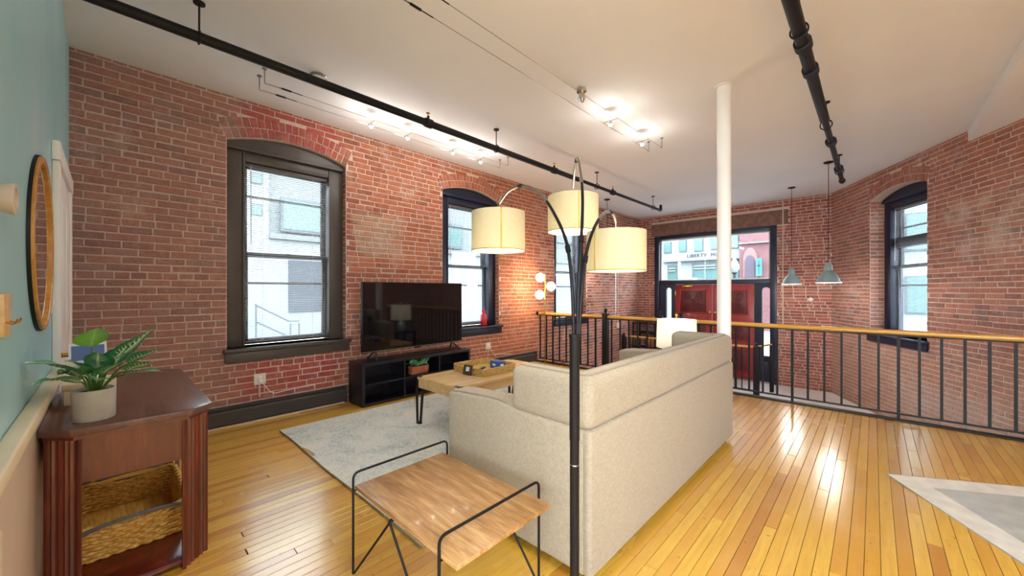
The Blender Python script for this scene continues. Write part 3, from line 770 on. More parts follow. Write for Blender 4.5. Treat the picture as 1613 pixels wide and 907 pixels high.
MB().lathe([(0.0, 0.0), (0.036, 0.0), (0.040, 0.012), (0.046, 0.032), (0.046, 0.036), (0.036, 0.038), (0.036, 0.026), (0.0, 0.022)], 28, (0, 0.0, 0), RX).build('cup', 'ceramic', sn, smooth=True)
MB().lathe([(0.0, 0.022), (0.02, 0.022), (0.02, 0.03), (0.0, 0.032)], 16, (0, 0.0, 0), RX).build('bulb', 'white', sn, smooth=True)
pk = thing('wooden_key_plaque', 'small pale wooden plaque with hooks on the teal wall', 'plaque', (-1.92, TY, 1.325), 0)
MB().box(-0.06, 0.06, 0, 0.012, -0.064, 0.064).build('board', 'oak', pk, bevel=0.002)
for x in (-0.03, 0.04): MB().tube(fillet([(x, 0.012, -0.02), (x, 0.03, -0.03), (x, 0.034, -0.012)], 0.01), 0.0025, 6).build('hook', 'brass', pk)
sw = thing('light_switch', 'white light switch beside the white door', 'switch', (-3.36, TY, 1.33), 0)
MB().box(-0.036, 0.036, 0, 0.007, -0.058, 0.058).build('plate', 'plastic_w', sw, bevel=0.002); MB().box(-0.012, 0.012, 0.007, 0.013, -0.025, 0.025).build('rocker', 'white', sw, bevel=0.002)

# ------------------------------------------------------------------ column, pipes
cl = thing('column', 'slim round white steel column behind the sofa', 'column', (-1.075, 4.19, 0), 0)
MB().lathe([(0.062, 0.012), (0.062, CZ - 0.006)], 32).build('shaft', 'white', cl, smooth=True)
MB().lathe([(0.068, 0.0), (0.068, 0.014), (0.063, 0.016)], 32).build('base_plate', 'white', cl, smooth=True)
MB().lathe([(0.064, CZ - 0.014), (0.085, CZ - 0.012), (0.085, CZ - 0.001)], 32).build('top_plate', 'white', cl, smooth=True)
def pipe(name, label, X, Z, y0, y1, r, hangers, heads, couplings, end_up):
    p = thing(name, label, 'pipe', (X, y0, Z), 0)
    MB().tube([(0, 0, 0), (0, (y1 - y0) * 0.62, 0)], r, 16).build('pipe_run', 'black', p, smooth=True)
    MB().tube([(0, (y1 - y0) * 0.62, 0), (0, y1 - y0, 0)], r * 0.72, 16).build('pipe_run', 'black', p, smooth=True)
    for y in hangers:
        h = MB().tube([(0, y - y0, r), (0, y - y0, CZ - Z - 0.004)], 0.006, 8).build('hanger_rod', 'black', p)
        MB().lathe([(0.035, CZ - Z - 0.012), (0.035, CZ - Z - 0.001)], 16, (0, y - y0, 0)).build('ceiling_plate', 'black', h)
        MB().tube([(r * 1.22 * math.cos(a), y - y0, r * 1.22 * math.sin(a)) for a in [2 * PI * k / 20 for k in range(20)]], 0.006, 6, True).build('clamp_ring', 'black', h)
    for y in couplings: MB().tube([(0, y - y0 - 0.045, 0), (0, y - y0 - 0.04, 0), (0, y - y0 + 0.04, 0), (0, y - y0 + 0.045, 0)], [r, r * 1.32, r * 1.32, r], 16).build('coupling', 'black', p, smooth=True)
    for y in heads:
        h = MB().tube([(0, y - y0, r * 0.8), (0, y - y0, r + 0.04)], 0.013, 10).build('sprinkler_head', 'black', p)
        MB().lathe([(0.004, r + 0.04), (0.008, r + 0.065), (0.022, r + 0.068), (0.022, r + 0.072), (0.0, r + 0.074)], 14, (0, y - y0, 0)).build('deflector', 'brass', h)
    if end_up:
        MB().tube(fillet([(0, y1 - y0 - 0.06, 0), (0, y1 - y0, 0), (0, y1 - y0, 0.12)], 0.04), r * 0.8, 12).build('end_elbow', 'black', p, smooth=True)
    else:
        MB().lathe([(0, 0.0), (r, 0.0), (r, 0.07), (0, 0.07)], 14, (0, y1 - y0, 0), RX).build('end_cap', 'black', p)
    return p
pipe('sprinkler_pipe', 'black ceiling pipe running above the left brick wall', -3.44, 3.175, -0.15, 8.45, 0.036, [0.44, 3.35, 5.75, 8.05], [2.34, 4.55, 6.3], [2.34, 4.55, 6.3], True)
pipe('sprinkler_pipe', 'black ceiling pipe above the right of the room', -0.37, 3.175, 0.2, 8.15, 0.042, [1.2, 3.25, 5.3, 7.5], [3.0, 5.55, 7.7], [3.45, 3.9, 5.95, 7.35], False)

# ------------------------------------------------------------------ cable lights
def cable_set(label, ys, y_end, xs, lights, extra_box=None):
    c = thing('cable_light', label, 'cable light', (sum(xs) / 2, ys, CZ), 0)
    xm = sum(xs) / 2; zc = -0.13
    for X in xs:
        x = X - xm; s = 1 if x > 0 else -1
        MB().tube([(x, 0.30, zc), (x, y_end - ys, zc)], 0.0022, 6).build('cable', 'steel', c)
        b = MB().tube(fillet([(x, -0.02, 0), (x, -0.02, zc - 0.005), (x, 0.10, zc)], 0.012), 0.005, 8).build('bracket', 'steel', c, smooth=True)
        MB().lathe([(0.02, -0.008), (0.02, -0.0005)], 14, (x, -0.02, 0)).build('bracket_foot', 'steel', b)
        MB().tube([(x, 0.10, zc), (x, 0.115, zc), (x, 0.12, zc), (x, 0.2, zc), (x, 0.205, zc), (x, 0.30, zc)], [0.004, 0.004, 0.009, 0.009, 0.004, 0.004], 8).build('turnbuckle', 'black', c)
        b = MB().tube(fillet([(x, y_end - ys + 0.05, 0), (x, y_end - ys + 0.05, zc - 0.005), (x, y_end - ys, zc)], 0.012), 0.005, 8).build('bracket', 'steel', c, smooth=True)
        MB().lathe([(0.02, -0.008), (0.02, -0.0005)], 14, (x, y_end - ys + 0.05, 0)).build('bracket_foot', 'steel', b)
    for Y in lights:
        y = Y - ys; w = abs(xs[0] - xs[1]) / 2
        sp = MB().tube([(-w, y, zc), (w, y, zc)], 0.003, 6).build('spot_arm', 'steel', c)
        MB().lathe([(0.008, zc - 0.005), (0.028, zc - 0.045), (0.026, zc - 0.045), (0.006, zc - 0.012)], 18, (0, y, 0)).build('reflector', 'chrome', sp, smooth=True)
        MB().lathe([(0, zc - 0.062), (0.014, zc - 0.058), (0.02, zc - 0.045), (0.012, zc - 0.03), (0, zc - 0.028)], 14, (0, y, 0)).build('bulb', 'bulb', sp, smooth=True)
        lamp('POINT', 'spot_light', (0, y, zc - 0.08), 3.6, (1, 0.95, 0.87), c, 0.03)
    if extra_box is not None:
        y = extra_box - ys
        MB().lathe([(0.05, -0.001), (0.05, -0.03), (0.03, -0.05), (0.035, -0.10), (0.02, -0.13), (0, -0.135)], 12, (0, y, 0)).build('feed_canopy', 'chrome', c)
    return c
cable_set('cable spotlights along the left brick wall with four lit bulbs', 1.0, 4.12, (-4.2, -4.03), [2.04, 2.505, 3.19, 3.69])
cable_set('cable spotlights along the middle of the ceiling with two lit bulbs', 1.25, 5.0, (-2.22, -2.04), [3.85, 4.65], 3.27)
sd = thing('ceiling_dome', 'small glass ceiling dome fixture near the left pipe', 'ceiling light', (-3.80, 1.36, CZ), 0)
MB().lathe([(0.07, -0.001), (0.075, -0.012), (0.07, -0.02)], 24).build('mount_ring', 'steel', sd, smooth=True)
MB().lathe([(0.06, -0.02), (0.066, -0.05), (0.055, -0.085), (0.03, -0.105), (0, -0.11)], 24).build('glass_dome', 'white', sd, smooth=True)

# ------------------------------------------------------------------ pendants
def pendant(label, X, Y, zb, col):
    p = thing('pendant_lamp', label, 'pendant lamp', (X, Y, CZ), 0, 'enamel pendants over the entry')
    b = zb - CZ
    MB().lathe([(0.0, -0.001), (0.065, -0.001), (0.06, -0.018), (0.015, -0.03), (0, -0.03)], 24).build('canopy', 'black', p, smooth=True)
    MB().tube([(0, 0, -0.02), (0, 0, b + 0.31)], 0.0045, 8).build('cord', 'black', p)
    MB().lathe([(0.0, b + 0.315), (0.03, b + 0.31), (0.045, b + 0.285), (0.05, b + 0.27), (0.052, b + 0.19), (0.07, b + 0.17), (0.10, b + 0.135), (0.132, b + 0.075), (0.154, b + 0.012), (0.165, b + 0.006), (0.165, b),
               (0.159, b), (0.147, b + 0.012), (0.126, b + 0.07), (0.095, b + 0.125), (0.06, b + 0.16), (0, b + 0.165)], 36).build('shade', col, p, smooth=True)
    MB().lathe([(0.160, b + 0.004), (0.161, b - 0.004), (0.165, b - 0.004), (0.166, b + 0.004)], 36).build('rim', 'enamel_in', p)
    MB().lathe([(0, b + 0.04), (0.025, b + 0.05), (0.03, b + 0.08), (0.02, b + 0.12), (0.015, b + 0.16), (0, b + 0.162)], 16).build('bulb', 'white', p, smooth=True)
    lamp('POINT', 'pendant_light', (0, 0, b + 0.02), 28, (1, 0.95, 0.88), p, 0.09)
pendant('grey enamel pendant farther away, beside the entrance', -1.17, 9.23, 1.52, 'enamel')
pendant('grey enamel pendant nearer the angled wall window', -0.516, 7.80, 1.52, 'enamel')
pendant('pendant on a black rod behind the arc lamp, near the left wall', -4.30, 7.62, 1.80, 'enamel')

# conduits and small wall fittings
def conduit(label, p0, p1, box):
    c = thing('conduit', label, 'conduit', (p0[0], p0[1], 0), 0)
    MB().tube([(0, 0, p0[2]), (0, 0, p1[2])], 0.011, 8).build('tube', 'beige', c)
    MB().box(-0.05, 0.05, -0.025, 0.02, p1[2] - 0.13, p1[2]).build('junction_box', 'plastic_w', c, bevel=0.006)
conduit('thin conduit with switch box right of the entrance', (-1.47, YF - 0.02, 3.38), (-1.47, YF - 0.02, 0.64), True)
conduit('thin conduit with small box on the left wall near the far corner', (XL + 0.025, 9.1, 2.6), (XL + 0.025, 9.1, 0.55), True)
o = thing('motion_sensor', 'small white diamond sensor on the brick by the pendants', 'sensor', (-0.98, YF - 0.004, 1.20), 0)
MB().lathe([(0, 0), (0.06, 0), (0.05, -0.02), (0, -0.03)], 4, (0, -0.006, 0), Matrix.Rotation(PI / 2, 4, 'X').inverted()).build('body', 'plastic_w', o)
for nm, yy, lb in (('a', 1.133, 'double wall outlet with plugged cord below the first window'), ('b', 4.512, 'wall outlet with cord right of the television stand')):
    w = thing('wall_outlet', lb, 'outlet', (XL, yy, 0.435), PI / 2)
    MB().box(-0.055, 0.055, -0.018, 0.0, -0.055, 0.06).build('plate', 'plastic_w', w, bevel=0.003)
    for z in (-0.02, 0.025): MB().box(-0.018, 0.018, -0.022, -0.017, z - 0.014, z + 0.014).build('socket', 'white', w, bevel=0.003)
    MB().box(-0.02, 0.02, -0.055, -0.022, -0.035, 0.0).build('plug', 'white', w, bevel=0.005)
    MB().tube(spline([(0, -0.05, -0.02), (0.03, -0.06, -0.06), (0.07, -0.055, -0.12), (0.13, -0.04, -0.17), (0.25, -0.03, -0.165), (0.55, -0.03, -0.155 if nm == 'a' else -0.2)], 6), 0.004, 6).build('cord', 'white', w, smooth=True)
    MB().tube([(-0.005, -0.012, -0.055), (-0.005, -0.012, -0.19)], 0.010, 8).build('conduit_drop', 'ceramic', w)
# baseboard heaters
def heater(label, y0, y1):
    h = thing('baseboard_heater', label, 'heater', (XL, y0, 0), PI / 2); L = y1 - y0
    MB().box(0, L, -0.018, -0.009, 0.0, 0.205).build('back_plate', 'gunmetal', h)
    MB().prism([(-0.018, 0.205), (-0.045, 0.198), (-0.045, 0.185), (-0.018, 0.19)], 0, L, 'yz').build('top_lip', 'gunmetal', h)
    MB().prism([(-0.052, 0.02), (-0.062, 0.03), (-0.062, 0.15), (-0.05, 0.165), (-0.046, 0.165), (-0.054, 0.148), (-0.054, 0.03)], 0, L, 'yz').build('front_cover', 'gunmetal', h)
    MB().tube([(0.02, -0.035, 0.09), (L - 0.02, -0.035, 0.09)], 0.012, 8).build('fin_tube', 'black', h)
    for x in (0, L - 0.03): MB().box(x, x + 0.03, -0.065, -0.009, 0.0, 0.207).build('end_cap', 'gunmetal', h, bevel=0.004)
    MB().box(0, L, -0.058, -0.02, 0.0, 0.012).build('foot_strip', 'ceramic', h)
heater('long dark baseboard heater below the first window', -0.10, 2.06)
heater('short dark baseboard heater between television stand and railing', 4.62, 5.78)

# ------------------------------------------------------------------ railing at the floor edge
rl = thing('railing', 'long black metal railing with honey wood handrail at the floor edge', 'railing', (XL, YR, 0), 0)
X1 = 1.60 - XL
MB().tube([(0.06, 0, 0.945), (X1, 0, 0.945)], 0.027, 16).build('handrail', 'handrail', rl, smooth=True)
MB().box(0.06, X1, -0.016, 0.016, 0.905, 0.917).build('top_bar', 'black', rl)
MB().box(0.06, X1, -0.012, 0.012, 0.062, 0.078).build('bottom_bar', 'black', rl)
k = 0; x = -4.765 - XL
bm_ = None
while x < X1:
    lx = x + XL; post = (k % 6 == 2)
    if abs(lx + 3.33) > 0.09 and abs(lx + 2.08) > 0.08 and abs(lx + 2.38) > 0.06:
        w = 0.013 if post else 0.0105
        MB().box(x - w, x + w, -w, w, 0.018 if post else 0.078, 0.906).build('rail_post' if post else 'baluster', 'black', rl)
    x += 0.155; k += 1
for lx, w, zt in ((-3.33, 0.048, 0.985), (-2.08, 0.045, 0.985), (-2.38, 0.03, 0.985)):
    n = MB().box(lx - XL - w, lx - XL + w, -w, w, 0.018, zt).build('newel_post', 'black', rl, bevel=0.008)
    MB().box(lx - XL - w * 1.15, lx - XL + w * 1.15, -w * 1.15, w * 1.15, zt, zt + 0.02).build('newel_cap', 'black', n, bevel=0.006)
    MB().lathe([(w * 0.5, zt + 0.02), (w * 0.35, zt + 0.035), (w * 0.6, zt + 0.055), (w * 0.65, zt + 0.075), (w * 0.35, zt + 0.1), (0, zt + 0.11)], 16, (lx - XL, 0, 0)).build('finial', 'black', n, smooth=True)
MB().lathe([(0.04, 0.0), (0.04, 0.012), (0.025, 0.02), (0.025, 0.05)], 16, (0.002, 0, 0.945), Matrix.Rotation(PI / 2, 4, 'Y')).build('wall_flange', 'black', rl, smooth=True)
# lower railing in the entry
lr = thing('railing', 'low black railing with wooden handrail in the sunken entry', 'railing', (-1.73, 9.06, LOW), 0)
MB().tube([(-2.9, 0, 0.98), (0.0, 0, 0.98)], 0.022, 12).build('handrail', 'handrail', lr, smooth=True)
MB().tube([(0.0, 0, 0.99), (0.175, 0.53, 1.0)], 0.02, 12).build('handrail', 'handrail', lr, smooth=True)
MB().box(-2.9, 0, -0.01, 0.01, 0.09, 0.105).build('bottom_bar', 'black', lr)
for k in range(22): MB().box(-0.13 * (k + 1) - 0.009, -0.13 * (k + 1) + 0.009, -0.009, 0.009, 0.10, 0.965).build('baluster', 'black', lr)
for (x, y, w) in ((0, 0, 0.05), (0.175, 0.53, 0.035), (-2.9, 0, 0.05)):
    n = MB().box(x - w, x + w, y - w, y + w, 0.0, 1.0).build('newel_post', 'black', lr, bevel=0.006)
    MB().lathe([(w * 0.8, 1.0), (w * 0.4, 1.015), (w * 0.55, 1.045), (0, 1.07)], 14, (x, y, 0)).build('finial', 'black', n, smooth=True)
sh = thing('entry_rack', 'dark metal rack in the far corner of the entry', 'rack', (-4.45, 10.02, LOW), 0)
for x in (-0.30, 0.30):
    for y in (-0.2, 0.2): MB().box(x - 0.015, x + 0.015, y - 0.015, y + 0.015, 0, 1.28).build('upright', 'black', sh)
for z in (0.2, 0.6, 1.0, 1.24): MB().box(-0.30, 0.30, -0.2, 0.2, z, z + 0.02).build('rack_shelf', 'black', sh)
bg_ = thing('tan_bag', 'tan leather bag standing on the dark entry rack', 'bag', (-4.28, 9.98, LOW + 0.62), 0.3)
MB().box(-0.13, 0.13, -0.06, 0.06, 0, 0.26).build('body', plain('tan_leather', '#a4632f', 0.5), bg_, bevel=0.03)
MB().tube([(0.08 * math.cos(a), 0, 0.26 + 0.09 * math.sin(a)) for a in [PI * k / 10 for k in range(11)]], 0.008, 6).build('handle', 'black', bg_, smooth=True)

# ------------------------------------------------------------------ console table with fluted corner legs
CX0, CX1, CY0, CY1, CH = -3.95, -2.495, TY + 0.015, 0.385, 0.80
ct = thing('console_table', 'dark mahogany console table with fluted corner legs', 'table', ((CX0 + CX1) / 2, (CY0 + CY1) / 2, 0), 0)
hx, hy = (CX1 - CX0) / 2, (CY1 - CY0) / 2; ch = 0.092
def octo(a, b, c): return [(a - c, -b), (a, -b + c), (a, b - c), (a - c, b), (-a + c, b), (-a, b - c), (-a, -b + c), (-a + c, -b)]
MB().prism(octo(hx, hy, ch), CH - 0.032, CH, 'xy').build('top', 'table_top', ct, bevel=0.006)
MB().prism(octo(hx - 0.012, hy - 0.012, ch), CH - 0.05, CH - 0.032, 'xy').build('top_moulding', 'table_red', ct)
for sx in (-1, 1):
    for sy in (-1, 1):
        a, b = hx - 0.014, hy - 0.014
        p0 = Vector((sx * (a - ch - 0.012), sy * b)); p1 = Vector((sx * a, sy * (b - ch - 0.012)))
        d = (p1 - p0); nrm = Vector((sx, sy)).normalized(); nf = 5; pts = []
        for k in range(nf * 6 + 1):
            t = k / (nf * 6); ph = (t * nf) % 1.0
            dep = 0.0 if (t < 0.06 or t > 0.94) else 0.013 * abs(math.sin(PI * ((t - 0.06) / 0.88 * nf)))
            q = p0 + d * t - nrm * dep; pts.append((q.x, q.y))
        inner = [(sx * a, sy * (b - ch - 0.022)), (sx * (a - 0.04), sy * (b - ch - 0.022)), (sx * (a - ch - 0.022), sy * (b - 0.04)), (sx * (a - ch - 0.022), sy * b)]
        MB().prism(pts + inner, 0.0, CH - 0.05, 'xy').build('fluted_leg', 'table_red', ct, smooth=True, angle=50)
for sx in (-1, 1): MB().box(sx * (hx - 0.045) - 0.011, sx * (hx - 0.045) + 0.011, -hy + ch + 0.03, hy - ch - 0.03, 0.55, CH - 0.05).build('end_apron', 'table_red', ct)
for sy in (-1, 1): MB().box(-hx + ch + 0.04, hx - ch - 0.04, sy * (hy - 0.045) - 0.011, sy * (hy - 0.045) + 0.011, 0.60, CH - 0.05).build('side_apron', 'table_red', ct)
MB().prism(octo(hx - 0.03, hy - 0.03, ch), 0.022, 0.048, 'xy').build('lower_shelf', 'table_red', ct, bevel=0.004)
def round_rect(a, b, r, n=5):
    out = []
    for (cx, cy, s) in ((a - r, b - r, 0), (-a + r, b - r, 1), (-a + r, -b + r, 2), (a - r, -b + r, 3)):
        for k in range(n): t = PI / 2 * (s + k / (n - 1)); out.append((cx + r * math.cos(t), cy + r * math.sin(t)))
    return out
def resample(poly, n):
    P = [Vector(p) for p in poly]; L = [(P[(i + 1) % len(P)] - P[i]).length for i in range(len(P))]; T = sum(L); out = []
    for k in range(n):
        s = T * k / n; i = 0
        while s > L[i]: s -= L[i]; i += 1
        out.append(P[i].lerp(P[(i + 1) % len(P)], s / max(L[i], 1e-6)))
    return out
def woven(root, a, b, z0, z1, flare, r, seg, amp, mat, dip=0.0, name='weave'):
    mb = MB(); rows = int((z1 - z0) / (r * 1.75))
    for j in range(rows):
        t = j / max(rows - 1, 1); pts = resample(round_rect(a * (1 + flare * t), b * (1 + flare * t), 0.05), seg); out = []
        for k, p in enumerate(pts):
            c = Vector((p.x, p.y)).normalized(); o_ = amp * (1 if (k // 2 + j) % 2 else -1)
            z = z0 + r + (z1 - z0 - 2 * r) * t
            if dip: z -= dip * t * max(0, 1 - (p.y / (b * 0.75)) ** 2)
            out.append((p.x + c.x * o_, p.y + c.y * o_, z))
        mb.tube(out, r, 6, True)
    o_ = mb.build(name, mat, root, smooth=True, angle=70); o_['kind'] = 'stuff'; return o_
bk = thing('wicker_basket', 'open woven seagrass basket on the console lower shelf', 'basket', (-3.12, 0.09, 0.048), 0)
woven(bk, 0.30, 0.205, 0.0, 0.19, 0.06, 0.0105, 150, 0.006, 'wicker', dip=0.035)
MB().prism(round_rect(0.295, 0.20, 0.05), 0.004, 0.014, 'xy').build('basket_base', 'wicker', bk)
for sx in (1, -1):
    MB().tube(spline([(sx * 0.335, -0.20, 0.155), (sx * 0.345, -0.10, 0.185), (sx * 0.345, 0.10, 0.19), (sx * 0.335, 0.205, 0.165)], 6), 0.009, 8).build('rim_handle', 'grey_wrap', bk, smooth=True)
for (x, y) in ((0.31, 0.21), (0.31, -0.21), (-0.31, 0.21), (-0.31, -0.21)):
    MB().tube([(x * 0.98, y * 0.98, 0.01), (x * 1.03, y * 1.03, 0.20)], 0.007, 6).build('corner_stake', 'wicker', bk)

# ------------------------------------------------------------------ plants
def leaf_mesh(name, mat, L, W, droop, parent, loc, az, el, roll=0.0, fold=0.25, stem_from=None):
    nu, nv = 5, 11; vs = []; ac = []; al = []
    m = Matrix.Rotation(az, 4, 'Z') @ Matrix.Rotation(-el, 4, 'Y') @ Matrix.Rotation(roll, 4, 'X')
    for j in range(nv):
        t = j / (nv - 1); w = W * (math.sin(PI * t ** 0.75) ** 0.85) * (1 - 0.25 * t) if 0 < t < 1 else 0.0005
        xx = L * (t - 0.10 * t * t * droop); zz = -droop * L * t * t * 0.55
        for i in range(nu):
            s = -1 + 2 * i / (nu - 1)
            vs.append(m @ Vector((xx, s * w, zz + fold * abs(s) * w + 0.004 * math.sin(9 * t + 2 * s)))); ac.append(s); al.append(t)
    fs = [(j * nu + i, j * nu + i + 1, (j + 1) * nu + i + 1, (j + 1) * nu + i) for j in range(nv - 1) for i in range(nu - 1)]
    me = bpy.data.meshes.new(name); me.from_pydata([tuple(q) for q in vs], [], fs); me.materials.append(M[mat])
    me.attributes.new('across', 'FLOAT', 'POINT').data.foreach_set('value', ac); me.attributes.new('along', 'FLOAT', 'POINT').data.foreach_set('value', al)
    for p in me.polygons: p.use_smooth = True
    o = bpy.data.objects.new(name, me); COL.objects.link(o); o.parent = parent; o.location = loc; return o
pt = thing('potted_plant', 'variegated leafy plant in a round concrete pot on the console', 'plant', (-2.655, -0.045, CH), 0)
MB().lathe([(0.0, 0.0), (0.068, 0.0), (0.071, 0.004), (0.0735, 0.136), (0.072, 0.14), (0.066, 0.14), (0.064, 0.125), (0, 0.125)], 40).build('pot', 'concrete', pt, smooth=True)
MB().lathe([(0.0, 0.127), (0.064, 0.125)], 24).build('soil', 'soil', pt)
# leaves: tip pixel, start height, width ; placed by world direction from the pot
base = Vector((0, 0, 0.13)); camdir = Vector((RT[0], RT[1], 0)); fwd = Vector((FW[0], FW[1], 0))
LV = [ # (right offset, up offset, forward offset) of the tip, blade length share, width, droop
    (0.235, 0.285, 0.02, 0.66, 0.042, 0.25, 'leaf'), (0.33, 0.15, -0.02, 0.52, 0.032, 0.35, 'leaf'), (0.22, 0.16, -0.10, 0.62, 0.04, 0.4, 'leaf'),
    (0.183, 0.216, -0.352, 0.66, 0.042, 0.35, 'leaf'), (0.227, 0.15, -0.40, 0.66, 0.034, 0.3, 'leaf'), (-0.06, 0.12, -0.02, 0.62, 0.045, 0.6, 'leaf'),
    (-0.10, 0.29, 0.08, 0.42, 0.055, 0.7, 'leaf2'), (0.09, 0.235, 0.10, 0.46, 0.055, 0.8, 'leaf2'), (0.12, 0.20, -0.08, 0.64, 0.045, 0.4, 'leaf'),
    (0.03, 0.13, -0.15, 0.62, 0.05, 0.7, 'leaf'), (0.02, 0.17, -0.10, 0.6, 0.048, 0.6, 'leaf'), (0.16, 0.09, -0.12, 0.6, 0.045, 0.5, 'leaf'),
    (0.25, 0.09, 0.06, 0.55, 0.04, 0.5, 'leaf'), (-0.14, 0.09, 0.10, 0.55, 0.045, 0.6, 'leaf'), (0.17, 0.23, 0.0, 0.62, 0.038, 0.3, 'leaf'), (0.27, 0.20, 0.05, 0.5, 0.034, 0.35, 'leaf'), (0.10, 0.15, -0.20, 0.62, 0.042, 0.5, 'leaf'), (0.08, 0.17, 0.02, 0.6, 0.045, 0.5, 'leaf')]
for (rr, uu, ff, sh_, wd, dr_, mt) in LV:
    tip = base + camdir * rr + Vector((0, 0, uu)) + fwd * ff
    v = tip - base; st0 = base + v * (1 - sh_) + Vector((0, 0, 0.03 * dr_ + 0.01))
    root = base + Vector((v.x, v.y, 0)) * 0.10
    MB().tube(spline([root, root.lerp(st0, 0.55) + Vector((0, 0, 0.02)), st0], 5), [0.0035] * 10 + [0.002], 6).build('leaf_stem', 'stem', pt, smooth=True)
    w = tip - st0; az = math.atan2(w.y, w.x); el = math.atan2(w.z + 0.55 * dr_ * w.length * 0.6, math.hypot(w.x, w.y))
    leaf_mesh('leaf', mt, w.length * 1.12, wd * 1.3, dr_, pt, st0, az, el, random.uniform(-0.5, 0.5))
bx = thing('keepsake_box', 'cream wooden box on the console behind the plant pot', 'box', (-3.13, TY + 0.15, CH), 0)
MB().box(-0.09, 0.09, -0.085, 0.10, 0, 0.075).build('box_body', 'cream', bx, bevel=0.003)
MB().box(-0.094, 0.094, -0.089, 0.104, 0.077, 0.11).build('lid', 'cream', bx, bevel=0.003)
cd = thing('leaflet_card', 'white and blue printed leaflet standing behind the plant', 'leaflet', (-3.27, -0.075, CH), math.radians(95))
mt_ = Matrix.Rotation(math.radians(-12), 4, 'X')
MB().box(-0.075, 0.075, -0.002, 0.002, 0.0, 0.30, mt_).build('card', 'paper', cd)
MB().box(-0.065, 0.065, -0.0032, -0.0021, 0.20, 0.285, mt_).build('printed_panel', 'blue_print', cd)
MB().box(-0.03, 0.03, -0.0032, -0.0021, 0.15, 0.18, mt_).build('printed_panel', 'teal_print', cd)
MB().box(-0.085, 0.085, -0.03, 0.06, 0.0, 0.012).build('stand', 'white', cd, bevel=0.003)

# ------------------------------------------------------------------ television and stand
SX0, SX1, SY0, SY1, SH = -4.78, -4.41, 2.075, 3.75, 0.52
ts = thing('tv_stand', 'low black cubby television stand against the brick wall', 'tv stand', (SX0, SY0, 0), 0)
D, Lw = SX1 - SX0, SY1 - SY0; th = 0.028
MB().box(0, D, 0, Lw, SH - 0.036, SH).build('top_board', 'black_wood', ts, bevel=0.003)
MB().box(0, D, 0, Lw, 0.0, 0.036).build('bottom_board', 'black_wood', ts, bevel=0.003)
for y in (0, Lw - 0.036): MB().box(0, D, y, y + 0.036, 0.036, SH - 0.036).build('side_board', 'black_wood', ts, bevel=0.003)
for y in (2.645 - SY0, 3.194 - SY0): MB().box(0.01, D - 0.004, y - 0.009, y + 0.009, 0.036, SH - 0.036).build('divider', 'black_wood', ts)
for a, b in ((0.036, 2.645 - SY0 - 0.009), (2.645 - SY0 + 0.009, 3.194 - SY0 - 0.009), (3.194 - SY0 + 0.009, Lw - 0.036)): MB().box(0.01, D - 0.004, a, b, 0.25, 0.268).build('cubby_shelf', 'black_wood', ts)
MB().box(0.0, 0.009, 0.036, Lw - 0.036, 0.036, SH - 0.036).build('back_panel', 'black_wood', ts)
tv = thing('television', 'large flat screen television on the black stand', 'television', (-4.60, 2.94, SH), 0)
TH0, TH1, TW = 0.105, 0.985, 0.785
MB().box(-0.025, 0.018, -TW, TW, TH0, TH1).build('bezel', 'black', tv, bevel=0.004)
MB().box(0.018, 0.0205, -TW + 0.010, TW - 0.010, TH0 + 0.018, TH1 - 0.010).build('screen', 'screen', tv)
MB().box(0.0, 0.022, -TW, TW, TH0 - 0.004, TH0 + 0.006).build('chin_strip', 'steel', tv)
MB().box(0.018, 0.028, -0.05, 0.05, TH0 - 0.02, TH0 + 0.002).build('logo_tab', 'black', tv, bevel=0.003)
MB().box(-0.06, -0.025, -0.45, 0.45, TH0 + 0.05, TH0 + 0.5).build('rear_housing', 'black', tv, bevel=0.02)
for s in (-1, 1):
    l = MB()
    for dx in (-0.11, 0.14): l.bar((0, s * 0.60, TH0 + 0.01), (dx, s * 0.66, 0.006), 0.022, 0.012)
    l.build('foot', 'black', tv)
pp = thing('terracotta_planter', 'small green plant in an oblong terracotta planter in the television stand', 'plant', (-4.53, 2.92, 0.268), 0)
MB().prism([(-0.05, 0), (0.05, 0), (0.065, 0.105), (-0.065, 0.105)], -0.13, 0.13, 'xz').build('planter', 'terracotta', pp, bevel=0.006)
MB().box(-0.055, 0.055, -0.12, 0.12, 0.085, 0.106).build('soil', 'soil', pp)
r_ = random.Random(4)
for k in range(36):
    yy = r_.uniform(-0.11, 0.11); xx = r_.uniform(-0.04, 0.05)
    leaf_mesh('leaf', 'leaf3', r_.uniform(0.08, 0.13), r_.uniform(0.02, 0.032), r_.uniform(0.2, 0.8), pp, (xx, yy, 0.10 + r_.uniform(0, 0.035)), r_.uniform(-PI * 0.6, PI * 0.6) + (0.6 if yy > 0 else -0.6), r_.uniform(0.2, 1.2))
vs_ = thing('red_vase', 'red bottle-shaped vase on the windowsill behind the television', 'vase', (XL - 0.075, 4.49, SILL), 0)
MB().lathe([(0, 0.0), (0.052, 0.0), (0.056, 0.01), (0.056, 0.15), (0.05, 0.18), (0.03, 0.205), (0.026, 0.225), (0.034, 0.235), (0.03, 0.255), (0, 0.262)], 24).build('body', 'red_glass', vs_, smooth=True)
MB().tube([(0, -0.02, 0.25), (0, -0.015, 0.29), (0, 0.03, 0.30)], 0.008, 8).build('spout', 'red_glass', vs_, smooth=True)

